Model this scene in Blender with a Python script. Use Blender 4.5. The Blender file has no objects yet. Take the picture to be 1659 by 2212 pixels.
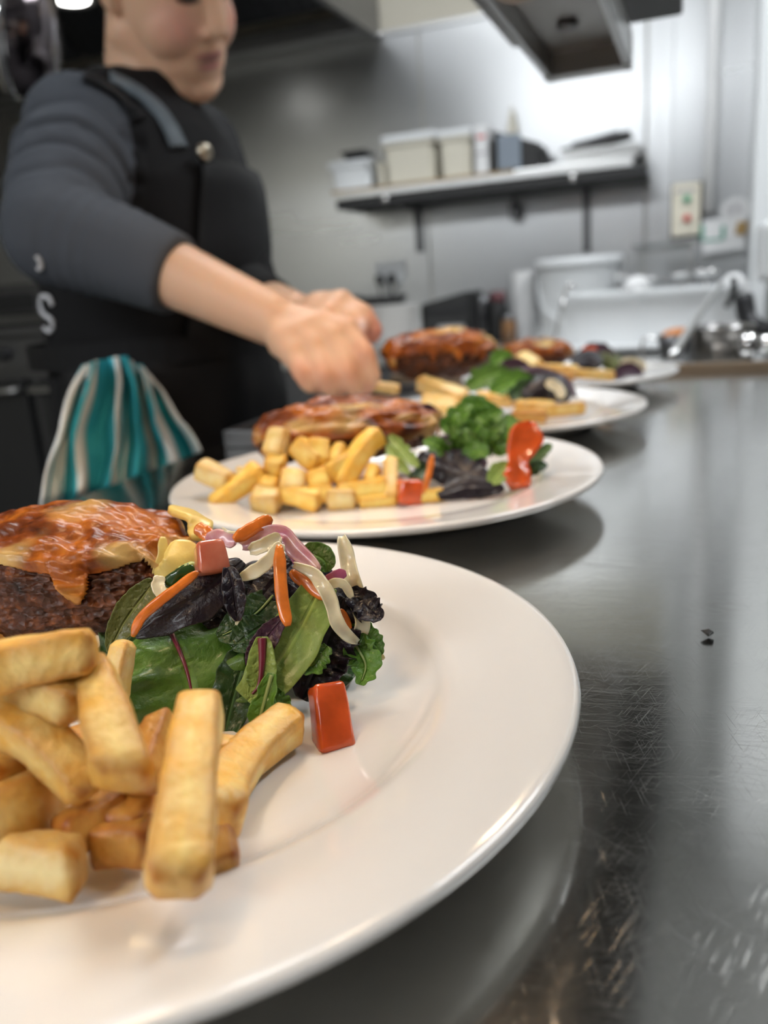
import bpy, bmesh, math, random
import numpy as np
from mathutils import Vector, Matrix, noise as mnoise
random.seed(7)
C = bpy.context.scene.collection
PI = math.pi
# ------------------------------------------------------------------ camera model
FPX = 1770.0
PITCH, ROLL, YAW = map(math.radians, (15.3, -4.3, -21.4))
TOP = 0.90                                   # worktop height
CAM = Vector((0, 0, TOP + .135))
def _basis():
    cp, sp = math.cos(PITCH), math.sin(PITCH)
    A = Vector((math.cos(YAW), math.sin(YAW), 0)); D = Vector((-math.sin(YAW), math.cos(YAW), 0))
    cv = lambda v: Vector((v.dot(A), v.dot(D), v.z))
    fw = Vector((0, cp, -sp)); up = Vector((0, sp, cp)); rt = Vector((1, 0, 0))
    c, s = math.cos(ROLL), math.sin(ROLL)
    return cv(c*rt + s*up), cv(-s*rt + c*up), cv(fw)
RT, UP, FW = _basis()
def ray(x, y): return RT*((x-829.5)/FPX) - UP*((y-1106)/FPX) + FW
def az(x, y, z): d = ray(x, y); return CAM + d*((z-CAM.z)/d.z)
def aY(x, y, Y): d = ray(x, y); return CAM + d*(Y/d.y)
def aX(x, y, X): d = ray(x, y); return CAM + d*(X/d.x)
def ad(x, y, d): return CAM + ray(x, y)*d
def V(*a): return Vector(a)
Z = V(0, 0, 1)
# ------------------------------------------------------------------ materials
def mat(name): 
    m = bpy.data.materials.new(name); m.use_nodes = True
    nt = m.node_tree; b = nt.nodes['Principled BSDF']
    return m, nt, b
def sset(b, **k):
    for n, v in k.items():
        n = n.replace('_', ' ')
        if n in b.inputs: b.inputs[n].default_value = v
def rgb(c): return (c[0], c[1], c[2], 1)
def nd(nt, typ, **k):
    n = nt.nodes.new(typ)
    for a, v in k.items():
        if a in n.inputs.keys(): n.inputs[a].default_value = v
        else: setattr(n, a, v)
    return n
def coords(nt, scale=(1, 1, 1), rot=(0, 0, 0), kind='Object', vt='POINT'):
    tc = nt.nodes.new('ShaderNodeTexCoord'); mp = nt.nodes.new('ShaderNodeMapping'); mp.vector_type = vt
    mp.inputs['Scale'].default_value = scale; mp.inputs['Rotation'].default_value = rot
    nt.links.new(tc.outputs[kind], mp.inputs[0]); return mp.outputs[0]
def ramp(nt, src, stops):
    r = nt.nodes.new('ShaderNodeValToRGB'); e = r.color_ramp.elements
    while len(e) < len(stops): e.new(.5)
    for el, (p, c) in zip(e, stops): el.position = p; el.color = rgb(c) if len(c) == 3 else c
    nt.links.new(src, r.inputs[0]); return r.outputs[0]
def bump(nt, b, src, strength=.3, dist=.001):
    n = nt.nodes.new('ShaderNodeBump'); n.inputs['Strength'].default_value = strength; n.inputs['Distance'].default_value = dist
    nt.links.new(src, n.inputs['Height']); nt.links.new(n.outputs[0], b.inputs['Normal']); return n
def simple(name, col, rough=.5, metal=0, noise=0, nscale=20, bmp=0, bscale=60, bdist=.001, sss=0, sssr=(.01, .006, .003), coat=0, spec=.5, emit=0, trans=0, kind='Object', col2=None):
    m, nt, b = mat(name)
    sset(b, Base_Color=rgb(col), Roughness=rough, Metallic=metal, Subsurface_Weight=sss, Coat_Weight=coat, Specular_IOR_Level=spec, Transmission_Weight=trans)
    if sss: b.inputs['Subsurface Radius'].default_value = sssr; b.inputs['Subsurface Scale'].default_value = 1
    if noise or col2:
        t = nd(nt, 'ShaderNodeTexNoise', Scale=nscale, Detail=5); nt.links.new(coords(nt, kind=kind), t.inputs['Vector'])
        c2 = col2 or [c*(1-noise) for c in col]
        nt.links.new(ramp(nt, t.outputs['Fac'], [(.35, c2), (.65, col)]), b.inputs['Base Color'])
    if bmp:
        t2 = nd(nt, 'ShaderNodeTexNoise', Scale=bscale, Detail=4); nt.links.new(coords(nt, kind=kind), t2.inputs['Vector'])
        bump(nt, b, t2.outputs['Fac'], bmp, bdist)
    if emit: b.inputs['Emission Color'].default_value = rgb(col); b.inputs['Emission Strength'].default_value = emit
    return m
M = {}
def steel(name, col, rough, scale=(2, 2, 300), bmp=.05, aniso=0, rvar=.08):
    m, nt, b = mat(name); sset(b, Base_Color=rgb(col), Metallic=1, Roughness=rough, Anisotropic=aniso)
    t = nd(nt, 'ShaderNodeTexNoise', Scale=1.0, Detail=3); nt.links.new(coords(nt, scale), t.inputs['Vector'])
    mr = nd(nt, 'ShaderNodeMapRange'); mr.inputs['To Min'].default_value = rough-rvar; mr.inputs['To Max'].default_value = rough+rvar
    nt.links.new(t.outputs['Fac'], mr.inputs['Value']); nt.links.new(mr.outputs[0], b.inputs['Roughness'])
    if bmp: bump(nt, b, t.outputs['Fac'], bmp, .0005)
    return m
M['steel'] = steel('brushed_steel', (.58, .58, .57), .3)
M['steel_wall'] = steel('brushed_steel_wall', (.60, .61, .615), .28, (1.2, 1.2, 5), 0, rvar=.025)
M['steel_dark'] = steel('dark_steel', (.16, .16, .165), .42)
M['steel_hood'] = steel('hood_steel', (.30, .30, .305), .4, (2, 200, 2), .03)
M['chrome'] = simple('polished_chrome', (.75, .74, .73), .1, 1)
def worktop_mat():
    m, nt, b = mat('scratched_worktop_steel'); L = nt.links.new
    sset(b, Metallic=1, Anisotropic=.35)
    big = nd(nt, 'ShaderNodeTexNoise', Scale=9, Detail=4); L(coords(nt), big.inputs['Vector'])
    acc = None
    for i, (rz, sx, sy, th) in enumerate(((.25, 30, 4200, .70), (1.9, 55, 4800, .72), (-.55, 34, 4000, .71), (1.25, 60, 5200, .72), (.02, 25, 4200, .69), (.8, 85, 5000, .72))):
        wob = nd(nt, 'ShaderNodeTexNoise', Scale=1, Detail=1.5, Distortion=.25); L(coords(nt, (1/sx, 1/sy, 1), (0, 0, rz), vt='TEXTURE'), wob.inputs['Vector'])
        r = nd(nt, 'ShaderNodeMapRange'); r.inputs['From Min'].default_value = th-.05; r.inputs['From Max'].default_value = th+.05
        L(wob.outputs['Fac'], r.inputs['Value'])
        if acc is None: acc = r.outputs[0]
        else:
            a = nd(nt, 'ShaderNodeMath', operation='MAXIMUM'); L(acc, a.inputs[0]); L(r.outputs[0], a.inputs[1]); acc = a.outputs[0]
    msk = nd(nt, 'ShaderNodeMapRange'); msk.inputs['From Min'].default_value = .35; msk.inputs['From Max'].default_value = .65; L(big.outputs['Fac'], msk.inputs['Value'])
    ms = nd(nt, 'ShaderNodeMath', operation='MULTIPLY'); L(acc, ms.inputs[0]); L(msk.outputs[0], ms.inputs[1])
    gr = nd(nt, 'ShaderNodeTexNoise', Scale=1, Detail=3); L(coords(nt, (1/90, 1/1800, 1), (0, 0, .3), vt='TEXTURE'), gr.inputs['Vector'])
    ro = nd(nt, 'ShaderNodeMath', operation='MULTIPLY_ADD'); L(ms.outputs[0], ro.inputs[0]); ro.inputs[1].default_value = .14
    rb = nd(nt, 'ShaderNodeMapRange'); rb.inputs['To Min'].default_value = .11; rb.inputs['To Max'].default_value = .15; L(gr.outputs['Fac'], rb.inputs['Value'])
    L(rb.outputs[0], ro.inputs[2]); L(ro.outputs[0], b.inputs['Roughness'])
    # brown smear of dried sauce beside the plates
    st = az(1560, 1305, TOP)
    tc = nt.nodes.new('ShaderNodeTexCoord'); mp = nd(nt, 'ShaderNodeMapping'); mp.inputs['Location'].default_value = (-st.x*38, -st.y*22, 0); mp.inputs['Scale'].default_value = (38, 22, 1)
    L(tc.outputs['Object'], mp.inputs[0])
    ln = nd(nt, 'ShaderNodeVectorMath', operation='LENGTH'); L(mp.outputs[0], ln.inputs[0])
    sn = nd(nt, 'ShaderNodeTexNoise', Scale=1.0, Detail=3, Distortion=1.2); L(coords(nt, (70, 160, 1), (0, 0, .5)), sn.inputs['Vector'])
    cl = nd(nt, 'ShaderNodeMapRange'); cl.inputs['From Min'].default_value = 1; cl.inputs['From Max'].default_value = .2; L(ln.outputs['Value'], cl.inputs['Value'])
    tn = nd(nt, 'ShaderNodeMapRange'); tn.inputs['From Min'].default_value = .46; tn.inputs['From Max'].default_value = .53; L(sn.outputs['Fac'], tn.inputs['Value'])
    sm = nd(nt, 'ShaderNodeMath', operation='MULTIPLY'); L(cl.outputs[0], sm.inputs[0]); L(tn.outputs[0], sm.inputs[1])
    sm2 = nd(nt, 'ShaderNodeMath', operation='MULTIPLY'); L(sm.outputs[0], sm2.inputs[0]); sm2.inputs[1].default_value = .9
    bc = ramp(nt, big.outputs['Fac'], [(.3, (.42, .415, .39)), (.7, (.50, .495, .475))])
    mx = nd(nt, 'ShaderNodeMix', data_type='RGBA'); L(sm2.outputs[0], mx.inputs['Factor']); L(bc, mx.inputs['A']); mx.inputs['B'].default_value = (.16, .11, .07, 1)
    L(mx.outputs['Result'], b.inputs['Base Color'])
    bn = bump(nt, b, ms.outputs[0], .17, .0001)
    return m
M['worktop'] = worktop_mat()
M['porcelain'] = simple('white_porcelain', (.84, .82, .79), .12, coat=.4, spec=.5, sss=.0)
def fry_mat(name, core, edge, pale):
    m, nt, b = mat(name); L = nt.links.new
    sset(b, Roughness=.42, Subsurface_Weight=.25, Specular_IOR_Level=.45); b.inputs['Subsurface Radius'].default_value = (.004, .0025, .001); b.inputs['Subsurface Scale'].default_value = 1
    at = nd(nt, 'ShaderNodeAttribute', attribute_name='edge')
    n1 = nd(nt, 'ShaderNodeTexNoise', Scale=110, Detail=4, Roughness=.6); L(coords(nt), n1.inputs['Vector'])
    n2 = nd(nt, 'ShaderNodeTexNoise', Scale=420, Detail=3); L(coords(nt), n2.inputs['Vector'])
    oi = nt.nodes.new('ShaderNodeObjectInfo')
    base = ramp(nt, n1.outputs['Fac'], [(.38, core), (.60, pale)])
    f = nd(nt, 'ShaderNodeMath', operation='MULTIPLY'); L(at.outputs['Fac'], f.inputs[0])
    r2 = nd(nt, 'ShaderNodeMapRange'); r2.inputs['From Min'].default_value = .22; r2.inputs['From Max'].default_value = .5; L(n1.outputs['Fac'], r2.inputs['Value']); L(r2.outputs[0], f.inputs[1])
    mx = nd(nt, 'ShaderNodeMix', data_type='RGBA'); L(f.outputs[0], mx.inputs['Factor']); L(base, mx.inputs['A']); mx.inputs['B'].default_value = rgb(edge)
    hs = nd(nt, 'ShaderNodeHueSaturation'); v = nd(nt, 'ShaderNodeMapRange'); v.inputs['To Min'].default_value = .82; v.inputs['To Max'].default_value = 1.1
    L(oi.outputs['Random'], v.inputs['Value']); L(v.outputs[0], hs.inputs['Value']); L(mx.outputs['Result'], hs.inputs['Color']); L(hs.outputs[0], b.inputs['Base Color'])
    bump(nt, b, n2.outputs['Fac'], .6, .0012)
    return m
M['fry'] = fry_mat('golden_fried_potato', (.85, .50, .105), (.46, .17, .016), (.94, .72, .28))
M['fry_yellow'] = fry_mat('bright_yellow_fried_potato', (.88, .52, .075), (.66, .30, .03), (.95, .74, .22))
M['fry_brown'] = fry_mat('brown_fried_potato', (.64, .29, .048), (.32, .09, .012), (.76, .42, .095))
M['fry_pale'] = fry_mat('pale_fried_potato', (.88, .64, .22), (.62, .30, .05), (.94, .80, .42))
def crumb_mat():
    m, nt, b = mat('dark_fried_crumb'); L = nt.links.new
    sset(b, Roughness=.45, Specular_IOR_Level=.4)
    n1 = nd(nt, 'ShaderNodeTexNoise', Scale=140, Detail=6, Roughness=.7); L(coords(nt), n1.inputs['Vector'])
    L(ramp(nt, n1.outputs['Fac'], [(.30, (.010, .003, .0015)), (.52, (.075, .018, .004)), (.74, (.24, .066, .011))]), b.inputs['Base Color'])
    v = nd(nt, 'ShaderNodeTexVoronoi', Scale=330); L(coords(nt), v.inputs['Vector'])
    bump(nt, b, v.outputs['Distance'], .8, .0015); return m
M['crumb'] = crumb_mat()
def cheese_mat():
    m, nt, b = mat('browned_melted_cheese'); L = nt.links.new
    sset(b, Roughness=.34, Specular_IOR_Level=.36, Subsurface_Weight=.05); b.inputs['Subsurface Radius'].default_value = (.004, .002, .001); b.inputs['Subsurface Scale'].default_value = 1
    n1 = nd(nt, 'ShaderNodeTexNoise', Scale=42, Detail=6, Roughness=.62, Distortion=.6); L(coords(nt), n1.inputs['Vector'])
    n2 = nd(nt, 'ShaderNodeTexNoise', Scale=170, Detail=4); L(coords(nt), n2.inputs['Vector'])
    base = ramp(nt, n1.outputs['Fac'], [(.32, (.04, .008, .002)), (.47, (.20, .044, .005)), (.61, (.41, .115, .010)), (.79, (.62, .28, .042))])
    at = nd(nt, 'ShaderNodeAttribute', attribute_name='pale')
    mx = nd(nt, 'ShaderNodeMix', data_type='RGBA'); L(at.outputs['Fac'], mx.inputs['Factor']); L(base, mx.inputs['A']); mx.inputs['B'].default_value = (.72, .52, .19, 1)
    L(mx.outputs['Result'], b.inputs['Base Color']); bump(nt, b, n2.outputs['Fac'], .4, .0015); return m
M['cheese'] = cheese_mat()
M['cheese_pale'] = simple('pale_egg_cheese', (.85, .62, .18), .35, sss=.2, bmp=.4, bscale=180, noise=.25, nscale=90)
def leaf_mat(name, a, c, rough=.3, vein=None, vs=1.0, back=None):
    m, nt, b = mat(name); L = nt.links.new
    sset(b, Roughness=rough+.10, Specular_IOR_Level=.35, Coat_Weight=.16, Coat_Roughness=.16, Subsurface_Weight=.12); b.inputs['Subsurface Radius'].default_value = (.001, .002, .0005); b.inputs['Subsurface Scale'].default_value = 1
    n1 = nd(nt, 'ShaderNodeTexNoise', Scale=60, Detail=5); L(coords(nt), n1.inputs['Vector'])
    base = ramp(nt, n1.outputs['Fac'], [(.3, a), (.7, c)])
    uv = nd(nt, 'ShaderNodeAttribute', attribute_name='vein')
    mx = nd(nt, 'ShaderNodeMix', data_type='RGBA'); 
    ml = nd(nt, 'ShaderNodeMath', operation='MULTIPLY'); L(uv.outputs['Fac'], ml.inputs[0]); ml.inputs[1].default_value = .7*vs
    L(ml.outputs[0], mx.inputs['Factor']); L(base, mx.inputs['A']); mx.inputs['B'].default_value = rgb(vein or [min(1, x*1.8+.03) for x in c])
    L(mx.outputs['Result'], b.inputs['Base Color'])
    n2 = nd(nt, 'ShaderNodeTexNoise', Scale=190, Detail=5, Roughness=.65); L(coords(nt), n2.inputs['Vector'])
    ad_ = nd(nt, 'ShaderNodeMath', operation='MULTIPLY_ADD'); L(uv.outputs['Fac'], ad_.inputs[0]); ad_.inputs[1].default_value = -.8; L(n2.outputs['Fac'], ad_.inputs[2])
    bump(nt, b, ad_.outputs[0], .7, .0016); return m
M['leaf'] = leaf_mat('mid_green_leaf', (.050, .120, .012), (.105, .215, .026), .28)
M['leaf_light'] = leaf_mat('light_green_leaf', (.17, .27, .05), (.28, .38, .09), .3)
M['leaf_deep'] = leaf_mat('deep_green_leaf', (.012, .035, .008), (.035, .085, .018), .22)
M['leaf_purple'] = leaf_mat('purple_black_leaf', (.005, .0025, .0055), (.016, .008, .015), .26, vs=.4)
M['leaf_plum'] = leaf_mat('plum_leaf', (.03, .010, .025), (.075, .028, .055), .3, vs=.5)
M['arugula'] = leaf_mat('bright_green_leaf', (.06, .16, .015), (.13, .27, .03), .32)
M['olive'] = leaf_mat('dull_olive_leaf', (.06, .07, .015), (.12, .13, .03), .35)
M['rib_red'] = simple('crimson_midrib', (.16, .012, .03), .3, coat=.3)
M['rib_green'] = simple('pale_midrib', (.28, .36, .12), .35)
M['carrot'] = simple('raw_carrot', (.82, .21, .022), .28, sss=.15, noise=.35, nscale=160, bmp=.3, bscale=300, bdist=.0006, coat=.4)
M['cabbage_white'] = simple('white_cabbage', (.80, .72, .50), .28, sss=.3, sssr=(.003, .002, .001), noise=.22, nscale=120, bmp=.3, bscale=200, bdist=.0006, coat=.35)
M['cabbage_red'] = simple('red_cabbage', (.42, .10, .20), .28, sss=.2, noise=.6, nscale=130, coat=.4, col2=(.20, .03, .11))
M['cabbage_pink'] = simple('pink_stained_cabbage', (.66, .40, .40), .3, sss=.25, noise=.5, nscale=130, coat=.4, col2=(.45, .14, .25))
M['tomato'] = simple('tomato_flesh', (.78, .115, .018), .2, sss=.3, sssr=(.006, .002, .001), noise=.35, nscale=90, coat=.5, bmp=.15, bscale=250, bdist=.0005)
M['tomato_pale'] = simple('pale_tomato_flesh', (.60, .20, .12), .22, sss=.3, sssr=(.006, .002, .001), coat=.5, nscale=90, col2=(.46, .11, .06))
M['tomato_skin'] = simple('tomato_skin', (.62, .05, .012), .15, coat=.6)
M['cucumber'] = simple('cucumber_skin', (.03, .085, .015), .2, coat=.5, noise=.6, nscale=100)
M['cucumber_in'] = simple('cucumber_flesh', (.42, .50, .20), .25, sss=.3)
M['dressing'] = simple('salad_dressing_drop', (.75, .68, .50), .08, trans=.5)
def skin_mat():
    m, nt, b = mat('skin'); L = nt.links.new
    sset(b, Roughness=.48, Subsurface_Weight=.35, Specular_IOR_Level=.35); b.inputs['Subsurface Radius'].default_value = (.012, .005, .003); b.inputs['Subsurface Scale'].default_value = .8
    at = nd(nt, 'ShaderNodeAttribute', attribute_name='tone'); L(at.outputs['Color'], b.inputs['Base Color'])
    n = nd(nt, 'ShaderNodeTexNoise', Scale=300, Detail=3); L(coords(nt), n.inputs['Vector']); bump(nt, b, n.outputs['Fac'], .1, .0005); return m
M['skin'] = skin_mat()
M['hair'] = simple('dark_brown_hair', (.015, .011, .009), .45, bmp=.5, bscale=200)
M['shirt_plain'] = simple('charcoal_knit_cotton', (.036, .038, .043), .85, spec=.25, bmp=.4, bscale=900, bdist=.0006, noise=.25, nscale=60)
def shirt_mat():
    m, nt, b = mat('charcoal_sleeves_black_body'); L = nt.links.new; sset(b, Roughness=.85, Specular_IOR_Level=.25)
    at = nd(nt, 'ShaderNodeAttribute', attribute_name='sleeve'); L(ramp(nt, at.outputs['Fac'], [(.45, (.007, .007, .008)), (.55, (.068, .075, .090))]), b.inputs['Base Color'])
    n = nd(nt, 'ShaderNodeTexNoise', Scale=900, Detail=3); L(coords(nt), n.inputs['Vector']); bump(nt, b, n.outputs['Fac'], .4, .0006); return m
M['shirt'] = shirt_mat()
M['apron'] = simple('black_apron_canvas', (.006, .006, .007), .6, spec=.2, bmp=.3, bscale=700, bdist=.0005)
M['strap'] = simple('grey_apron_strap', (.10, .125, .145), .6, noise=.2, nscale=80)
M['letter'] = simple('white_shirt_print', (.72, .72, .75), .6)
M['brass'] = simple('dull_brass', (.50, .45, .36), .35, 1)
M['trouser'] = simple('black_trousers', (.012, .012, .014), .8)
M['black_plastic'] = simple('black_plastic', (.015, .015, .017), .35)
M['matt_black'] = simple('matt_black_enamel', (.02, .02, .02), .55)
M['grey_plastic'] = simple('blue_grey_plastic', (.22, .26, .31), .45)
M['white_plastic'] = simple('white_plastic', (.86, .88, .89), .35)
M['white_gloss'] = simple('white_pipe_paint', (.93, .93, .93), .3)
M['cream_plastic'] = simple('cream_plastic', (.70, .66, .55), .45)
M['ivory'] = simple('ivory_enamel', (.78, .73, .60), .4)
M['paint_cream'] = simple('cream_wall_paint', (.62, .58, .48), .7)
M['paint_white'] = simple('white_paint', (.80, .80, .79), .6)
M['ceiling'] = simple('ceiling_tile', (.75, .75, .74), .8)
M['floor'] = simple('grey_vinyl_floor', (.09, .09, .095), .5, noise=.3, nscale=6)
M['wood'] = simple('pale_wood_edge', (.40, .27, .12), .5, noise=.3, nscale=30)
M['bronze'] = simple('brown_edge_strip', (.30, .22, .15), .4, .6)
M['red'] = simple('red_button', (.62, .03, .02), .35)
M['green'] = simple('green_button', (.02, .35, .18), .35)
M['paper'] = simple('white_paper', (.80, .80, .80), .7)
M['print'] = simple('grey_print', (.45, .43, .45), .7)
M['print_green'] = simple('green_print', (.12, .38, .28), .7)
M['card'] = simple('brown_card', (.40, .26, .10), .7)
M['dark_red'] = simple('dark_red_lid', (.10, .015, .02), .3)
M['amber'] = simple('amber_jar', (.30, .15, .06), .3, noise=.5, nscale=40)
M['glass'] = simple('clear_polycarbonate', (.92, .93, .93), .08, trans=.92)
M['sauce'] = simple('orange_sauce', (.75, .26, .05), .4, noise=.4, nscale=60)
M['towel_scrap'] = simple('scrap', (.5, .22, .07), .6, noise=.5, nscale=60)
M['ceramic'] = simple('grey_ceramic_element', (.30, .27, .24), .6)
M['reflector'] = steel('lamp_reflector_steel', (.24, .225, .21), .35)
M['copper'] = simple('copper_reflector', (.60, .32, .18), .16, 1)
def emit_mat(name, col, s):
    m, nt, b = mat(name); sset(b, Base_Color=(0, 0, 0, 1)); b.inputs['Emission Color'].default_value = rgb(col); b.inputs['Emission Strength'].default_value = s; return m
# ------------------------------------------------------------------ object helpers
def tag(o, label=None, cat=None, group=None, kind=None):
    if label: o['label'] = label
    if cat: o['category'] = cat
    if group: o['group'] = group
    if kind: o['kind'] = kind
    return o
def empty(name, loc, label=None, cat=None, group=None):
    o = bpy.data.objects.new(name, None); C.objects.link(o); o.location = loc; o.empty_display_size = .02
    return tag(o, label, cat, group)
def link(name, me, m=None, parent=None, smooth=False):
    o = bpy.data.objects.new(name, me); C.objects.link(o)
    if m:
        for x in (m if isinstance(m, (list, tuple)) else [m]): me.materials.append(x)
    if smooth: me.polygons.foreach_set('use_smooth', [True]*len(me.polygons))
    if parent:
        o.parent = parent; o.matrix_parent_inverse = Matrix.Translation(-parent.location) if parent.parent is None else Matrix.Identity(4)
    return o
def bm_obj(name, bm, m=None, parent=None, smooth=False, recenter=False):
    me = bpy.data.meshes.new(name); bmesh.ops.recalc_face_normals(bm, faces=bm.faces); bm.to_mesh(me); bm.free()
    o = link(name, me, m, parent, smooth)
    if recenter and parent is None:
        co = np.empty(len(me.vertices)*3); me.vertices.foreach_get('co', co); co = co.reshape(-1, 3)
        c = Vector(((co[:, 0].min()+co[:, 0].max())/2, (co[:, 1].min()+co[:, 1].max())/2, co[:, 2].min()))
        me.transform(Matrix.Translation(-c)); o.location = c
    return o
def add_box(bm, lo, hi, bev=0, rot=None, seg=2):
    lo, hi = Vector(lo), Vector(hi); c = (lo+hi)/2; s = hi-lo
    r = bmesh.ops.create_cube(bm, size=1); vs = r['verts']
    bmesh.ops.scale(bm, vec=s, verts=vs)
    if bev:
        es = list({e for v in vs for e in v.link_edges}); r2 = bmesh.ops.bevel(bm, geom=es, offset=bev, segments=seg, affect='EDGES', profile=.5)
        vs = list({v for f in r2['faces'] for v in f.verts} | {v for v in vs if v.is_valid})
    if rot is not None: bmesh.ops.rotate(bm, cent=(0, 0, 0), matrix=rot, verts=vs)
    bmesh.ops.translate(bm, vec=c, verts=vs); return vs
def box(name, lo, hi, m, parent=None, bev=.002, rot=None, recenter=False):
    bm = bmesh.new(); add_box(bm, lo, hi, bev, rot); return bm_obj(name, bm, m, parent, recenter=recenter)
def add_lathe(bm, prof, n=64, c=(0, 0, 0), close=False, axis=None):
    rings = []
    Q = Z.rotation_difference(Vector(axis)).to_matrix() if axis is not None else Matrix.Identity(3)
    for r, z in prof:
        if r < 1e-6: rings.append([bm.verts.new(Vector(c)+Q@V(0, 0, z))])
        else: rings.append([bm.verts.new(Vector(c)+Q@V(r*math.cos(2*PI*i/n), r*math.sin(2*PI*i/n), z)) for i in range(n)])
    pr_ = list(zip(rings, rings[1:])) + ([(rings[-1], rings[0])] if close else [])
    for a, b in pr_:
        for i in range(n):
            j = (i+1) % n
            if len(a) == 1 and len(b) == 1: continue
            if len(a) == 1: bm.faces.new((a[0], b[i], b[j]))
            elif len(b) == 1: bm.faces.new((a[i], a[j], b[0]))
            else: bm.faces.new((a[i], a[j], b[j], b[i]))
def lathe(name, prof, m, parent=None, c=(0, 0, 0), n=64, close=False, axis=None, smooth=True):
    bm = bmesh.new(); add_lathe(bm, prof, n, c, close, axis); return bm_obj(name, bm, m, parent, smooth)
def cat_rom(pts, n):
    pts = [Vector(p) for p in pts]
    if len(pts) == 2: return [pts[0].lerp(pts[1], i/(n-1)) for i in range(n)]
    P = [pts[0]*2-pts[1]] + pts + [pts[-1]*2-pts[-2]]; out = []
    for k in range(n):
        t = k/(n-1)*(len(pts)-1); i = min(int(t), len(pts)-2); u = t-i
        a, b, c, d = P[i:i+4]
        out.append(.5*((2*b)+(c-a)*u+(2*a-5*b+4*c-d)*u*u+(3*b-a-3*c+d)*u**3))
    return out
def frames(path, up):
    fr = []; up = Vector(up)
    for i, p in enumerate(path):
        t = (path[min(i+1, len(path)-1)]-path[max(i-1, 0)]).normalized()
        s = t.cross(up); s = s.normalized() if s.length > 1e-5 else t.orthogonal().normalized()
        u = s.cross(t).normalized(); fr.append((t, s, u)); 
    return fr
def add_tube(bm, pts, r, n=10, seg=None, cap=True, up=(0.03, .02, 1)):
    path = cat_rom(pts, seg or max(2, 6*(len(pts)-1))); fr = frames(path, up); rings = []
    for i, (p, (t, s, u)) in enumerate(zip(path, fr)):
        rr = r(i/(len(path)-1)) if callable(r) else r
        rings.append([bm.verts.new(p+(s*math.cos(2*PI*k/n)+u*math.sin(2*PI*k/n))*rr) for k in range(n)])
    for a, b in zip(rings, rings[1:]):
        for k in range(n): bm.faces.new((a[k], a[(k+1) % n], b[(k+1) % n], b[k]))
    if cap: bm.faces.new(rings[0][::-1]); bm.faces.new(rings[-1])
def tube(name, pts, r, m, parent=None, n=10, **k):
    bm = bmesh.new(); add_tube(bm, pts, r, n, **k); return bm_obj(name, bm, m, parent, True)
def add_ellipsoid(bm, c, r, Mx=None, sub=4):
    rr = bmesh.ops.create_icosphere(bm, subdivisions=sub, radius=1); vs = rr['verts']
    bmesh.ops.scale(bm, vec=Vector(r), verts=vs)
    if Mx is not None: bmesh.ops.rotate(bm, cent=(0, 0, 0), matrix=Mx, verts=vs)
    bmesh.ops.translate(bm, vec=Vector(c), verts=vs); return vs
def add_capsule(bm, a, b, ra, rb, n=16, k=10):
    a, b = Vector(a), Vector(b); L = (b-a).length; ax = (b-a)/L
    prof = [(max(ra*math.sin(PI/2*i/6), 0), -ra*math.cos(PI/2*i/6)) for i in range(7)]
    prof += [(ra+(rb-ra)*i/k, L*i/k) for i in range(1, k)]
    prof += [(max(rb*math.cos(PI/2*i/6), 0), L+rb*math.sin(PI/2*i/6)) for i in range(7)]
    prof[0] = (0, -ra); prof[-1] = (0, L+rb)
    add_lathe(bm, prof, n, a, axis=ax)
def remesh_mesh(bm, voxel, smooth_it=6, name='tmp', fac=.5):
    me = bpy.data.meshes.new(name); bmesh.ops.recalc_face_normals(bm, faces=bm.faces); bm.to_mesh(me); bm.free()
    o = bpy.data.objects.new(name, me); C.objects.link(o)
    md = o.modifiers.new('r', 'REMESH'); md.mode = 'VOXEL'; md.voxel_size = voxel; md.adaptivity = 0
    if smooth_it: s = o.modifiers.new('s', 'SMOOTH'); s.iterations = smooth_it; s.factor = fac
    dg = bpy.context.evaluated_depsgraph_get(); me2 = bpy.data.meshes.new_from_object(o.evaluated_get(dg))
    bpy.data.objects.remove(o); bpy.data.meshes.remove(me); me2.name = name
    return me2
def nz(p, s=1.0): return mnoise.noise(Vector(p)*s)
def set_attr(me, name, vals):
    a = me.attributes.new(name, 'FLOAT', 'POINT'); a.data.foreach_set('value', list(vals))
# ------------------------------------------------------------------ camera
cd = bpy.data.cameras.new('camera'); cam = bpy.data.objects.new('camera', cd); C.objects.link(cam)
cd.sensor_fit = 'HORIZONTAL'; cd.sensor_width = 36; cd.lens = 36*FPX/1659
cd.clip_start = .01
mw = Matrix((RT, UP, -FW)).transposed().to_4x4(); mw.translation = CAM; cam.matrix_world = mw
cd.dof.use_dof = True; cd.dof.focus_distance = .262; cd.dof.aperture_fstop = cd.lens/1000/.0036
bpy.context.scene.camera = cam
vs = bpy.context.scene.view_settings; vs.view_transform = 'Standard'; vs.look = 'None'; vs.exposure = 0; vs.gamma = 1; vs.use_curve_mapping = False
# ================================================================== THE SETTING
WY = 2.85; CEIL = 2.65; X0, X1, Y0 = -3.2, 1.9, -3.2; CLAD = 1.832
def struct(name, bm, m, smooth=False): o = bm_obj(name, bm, m, None, smooth); o['kind'] = 'structure'; return o
def sbox(name, lo, hi, m, bev=0):
    bm = bmesh.new(); add_box(bm, lo, hi, bev); return struct(name, bm, m)
sbox('floor', (X0, Y0, -.05), (X1, WY+.1, 0), M['floor'])
sbox('ceiling', (X0, Y0, CEIL), (X1, WY+.1, CEIL+.05), M['ceiling'])
sbox('wall_back', (X0, WY, 0), (X1, WY+.1, CEIL), M['paint_cream'])
sbox('wall_left', (X0-.1, Y0, 0), (X0, WY+.1, CEIL), M['paint_cream'])
sbox('wall_right', (X1, Y0, 0), (X1+.1, WY+.1, CEIL), simple('dark_grey_paint', (.13, .13, .135), .7))
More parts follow.
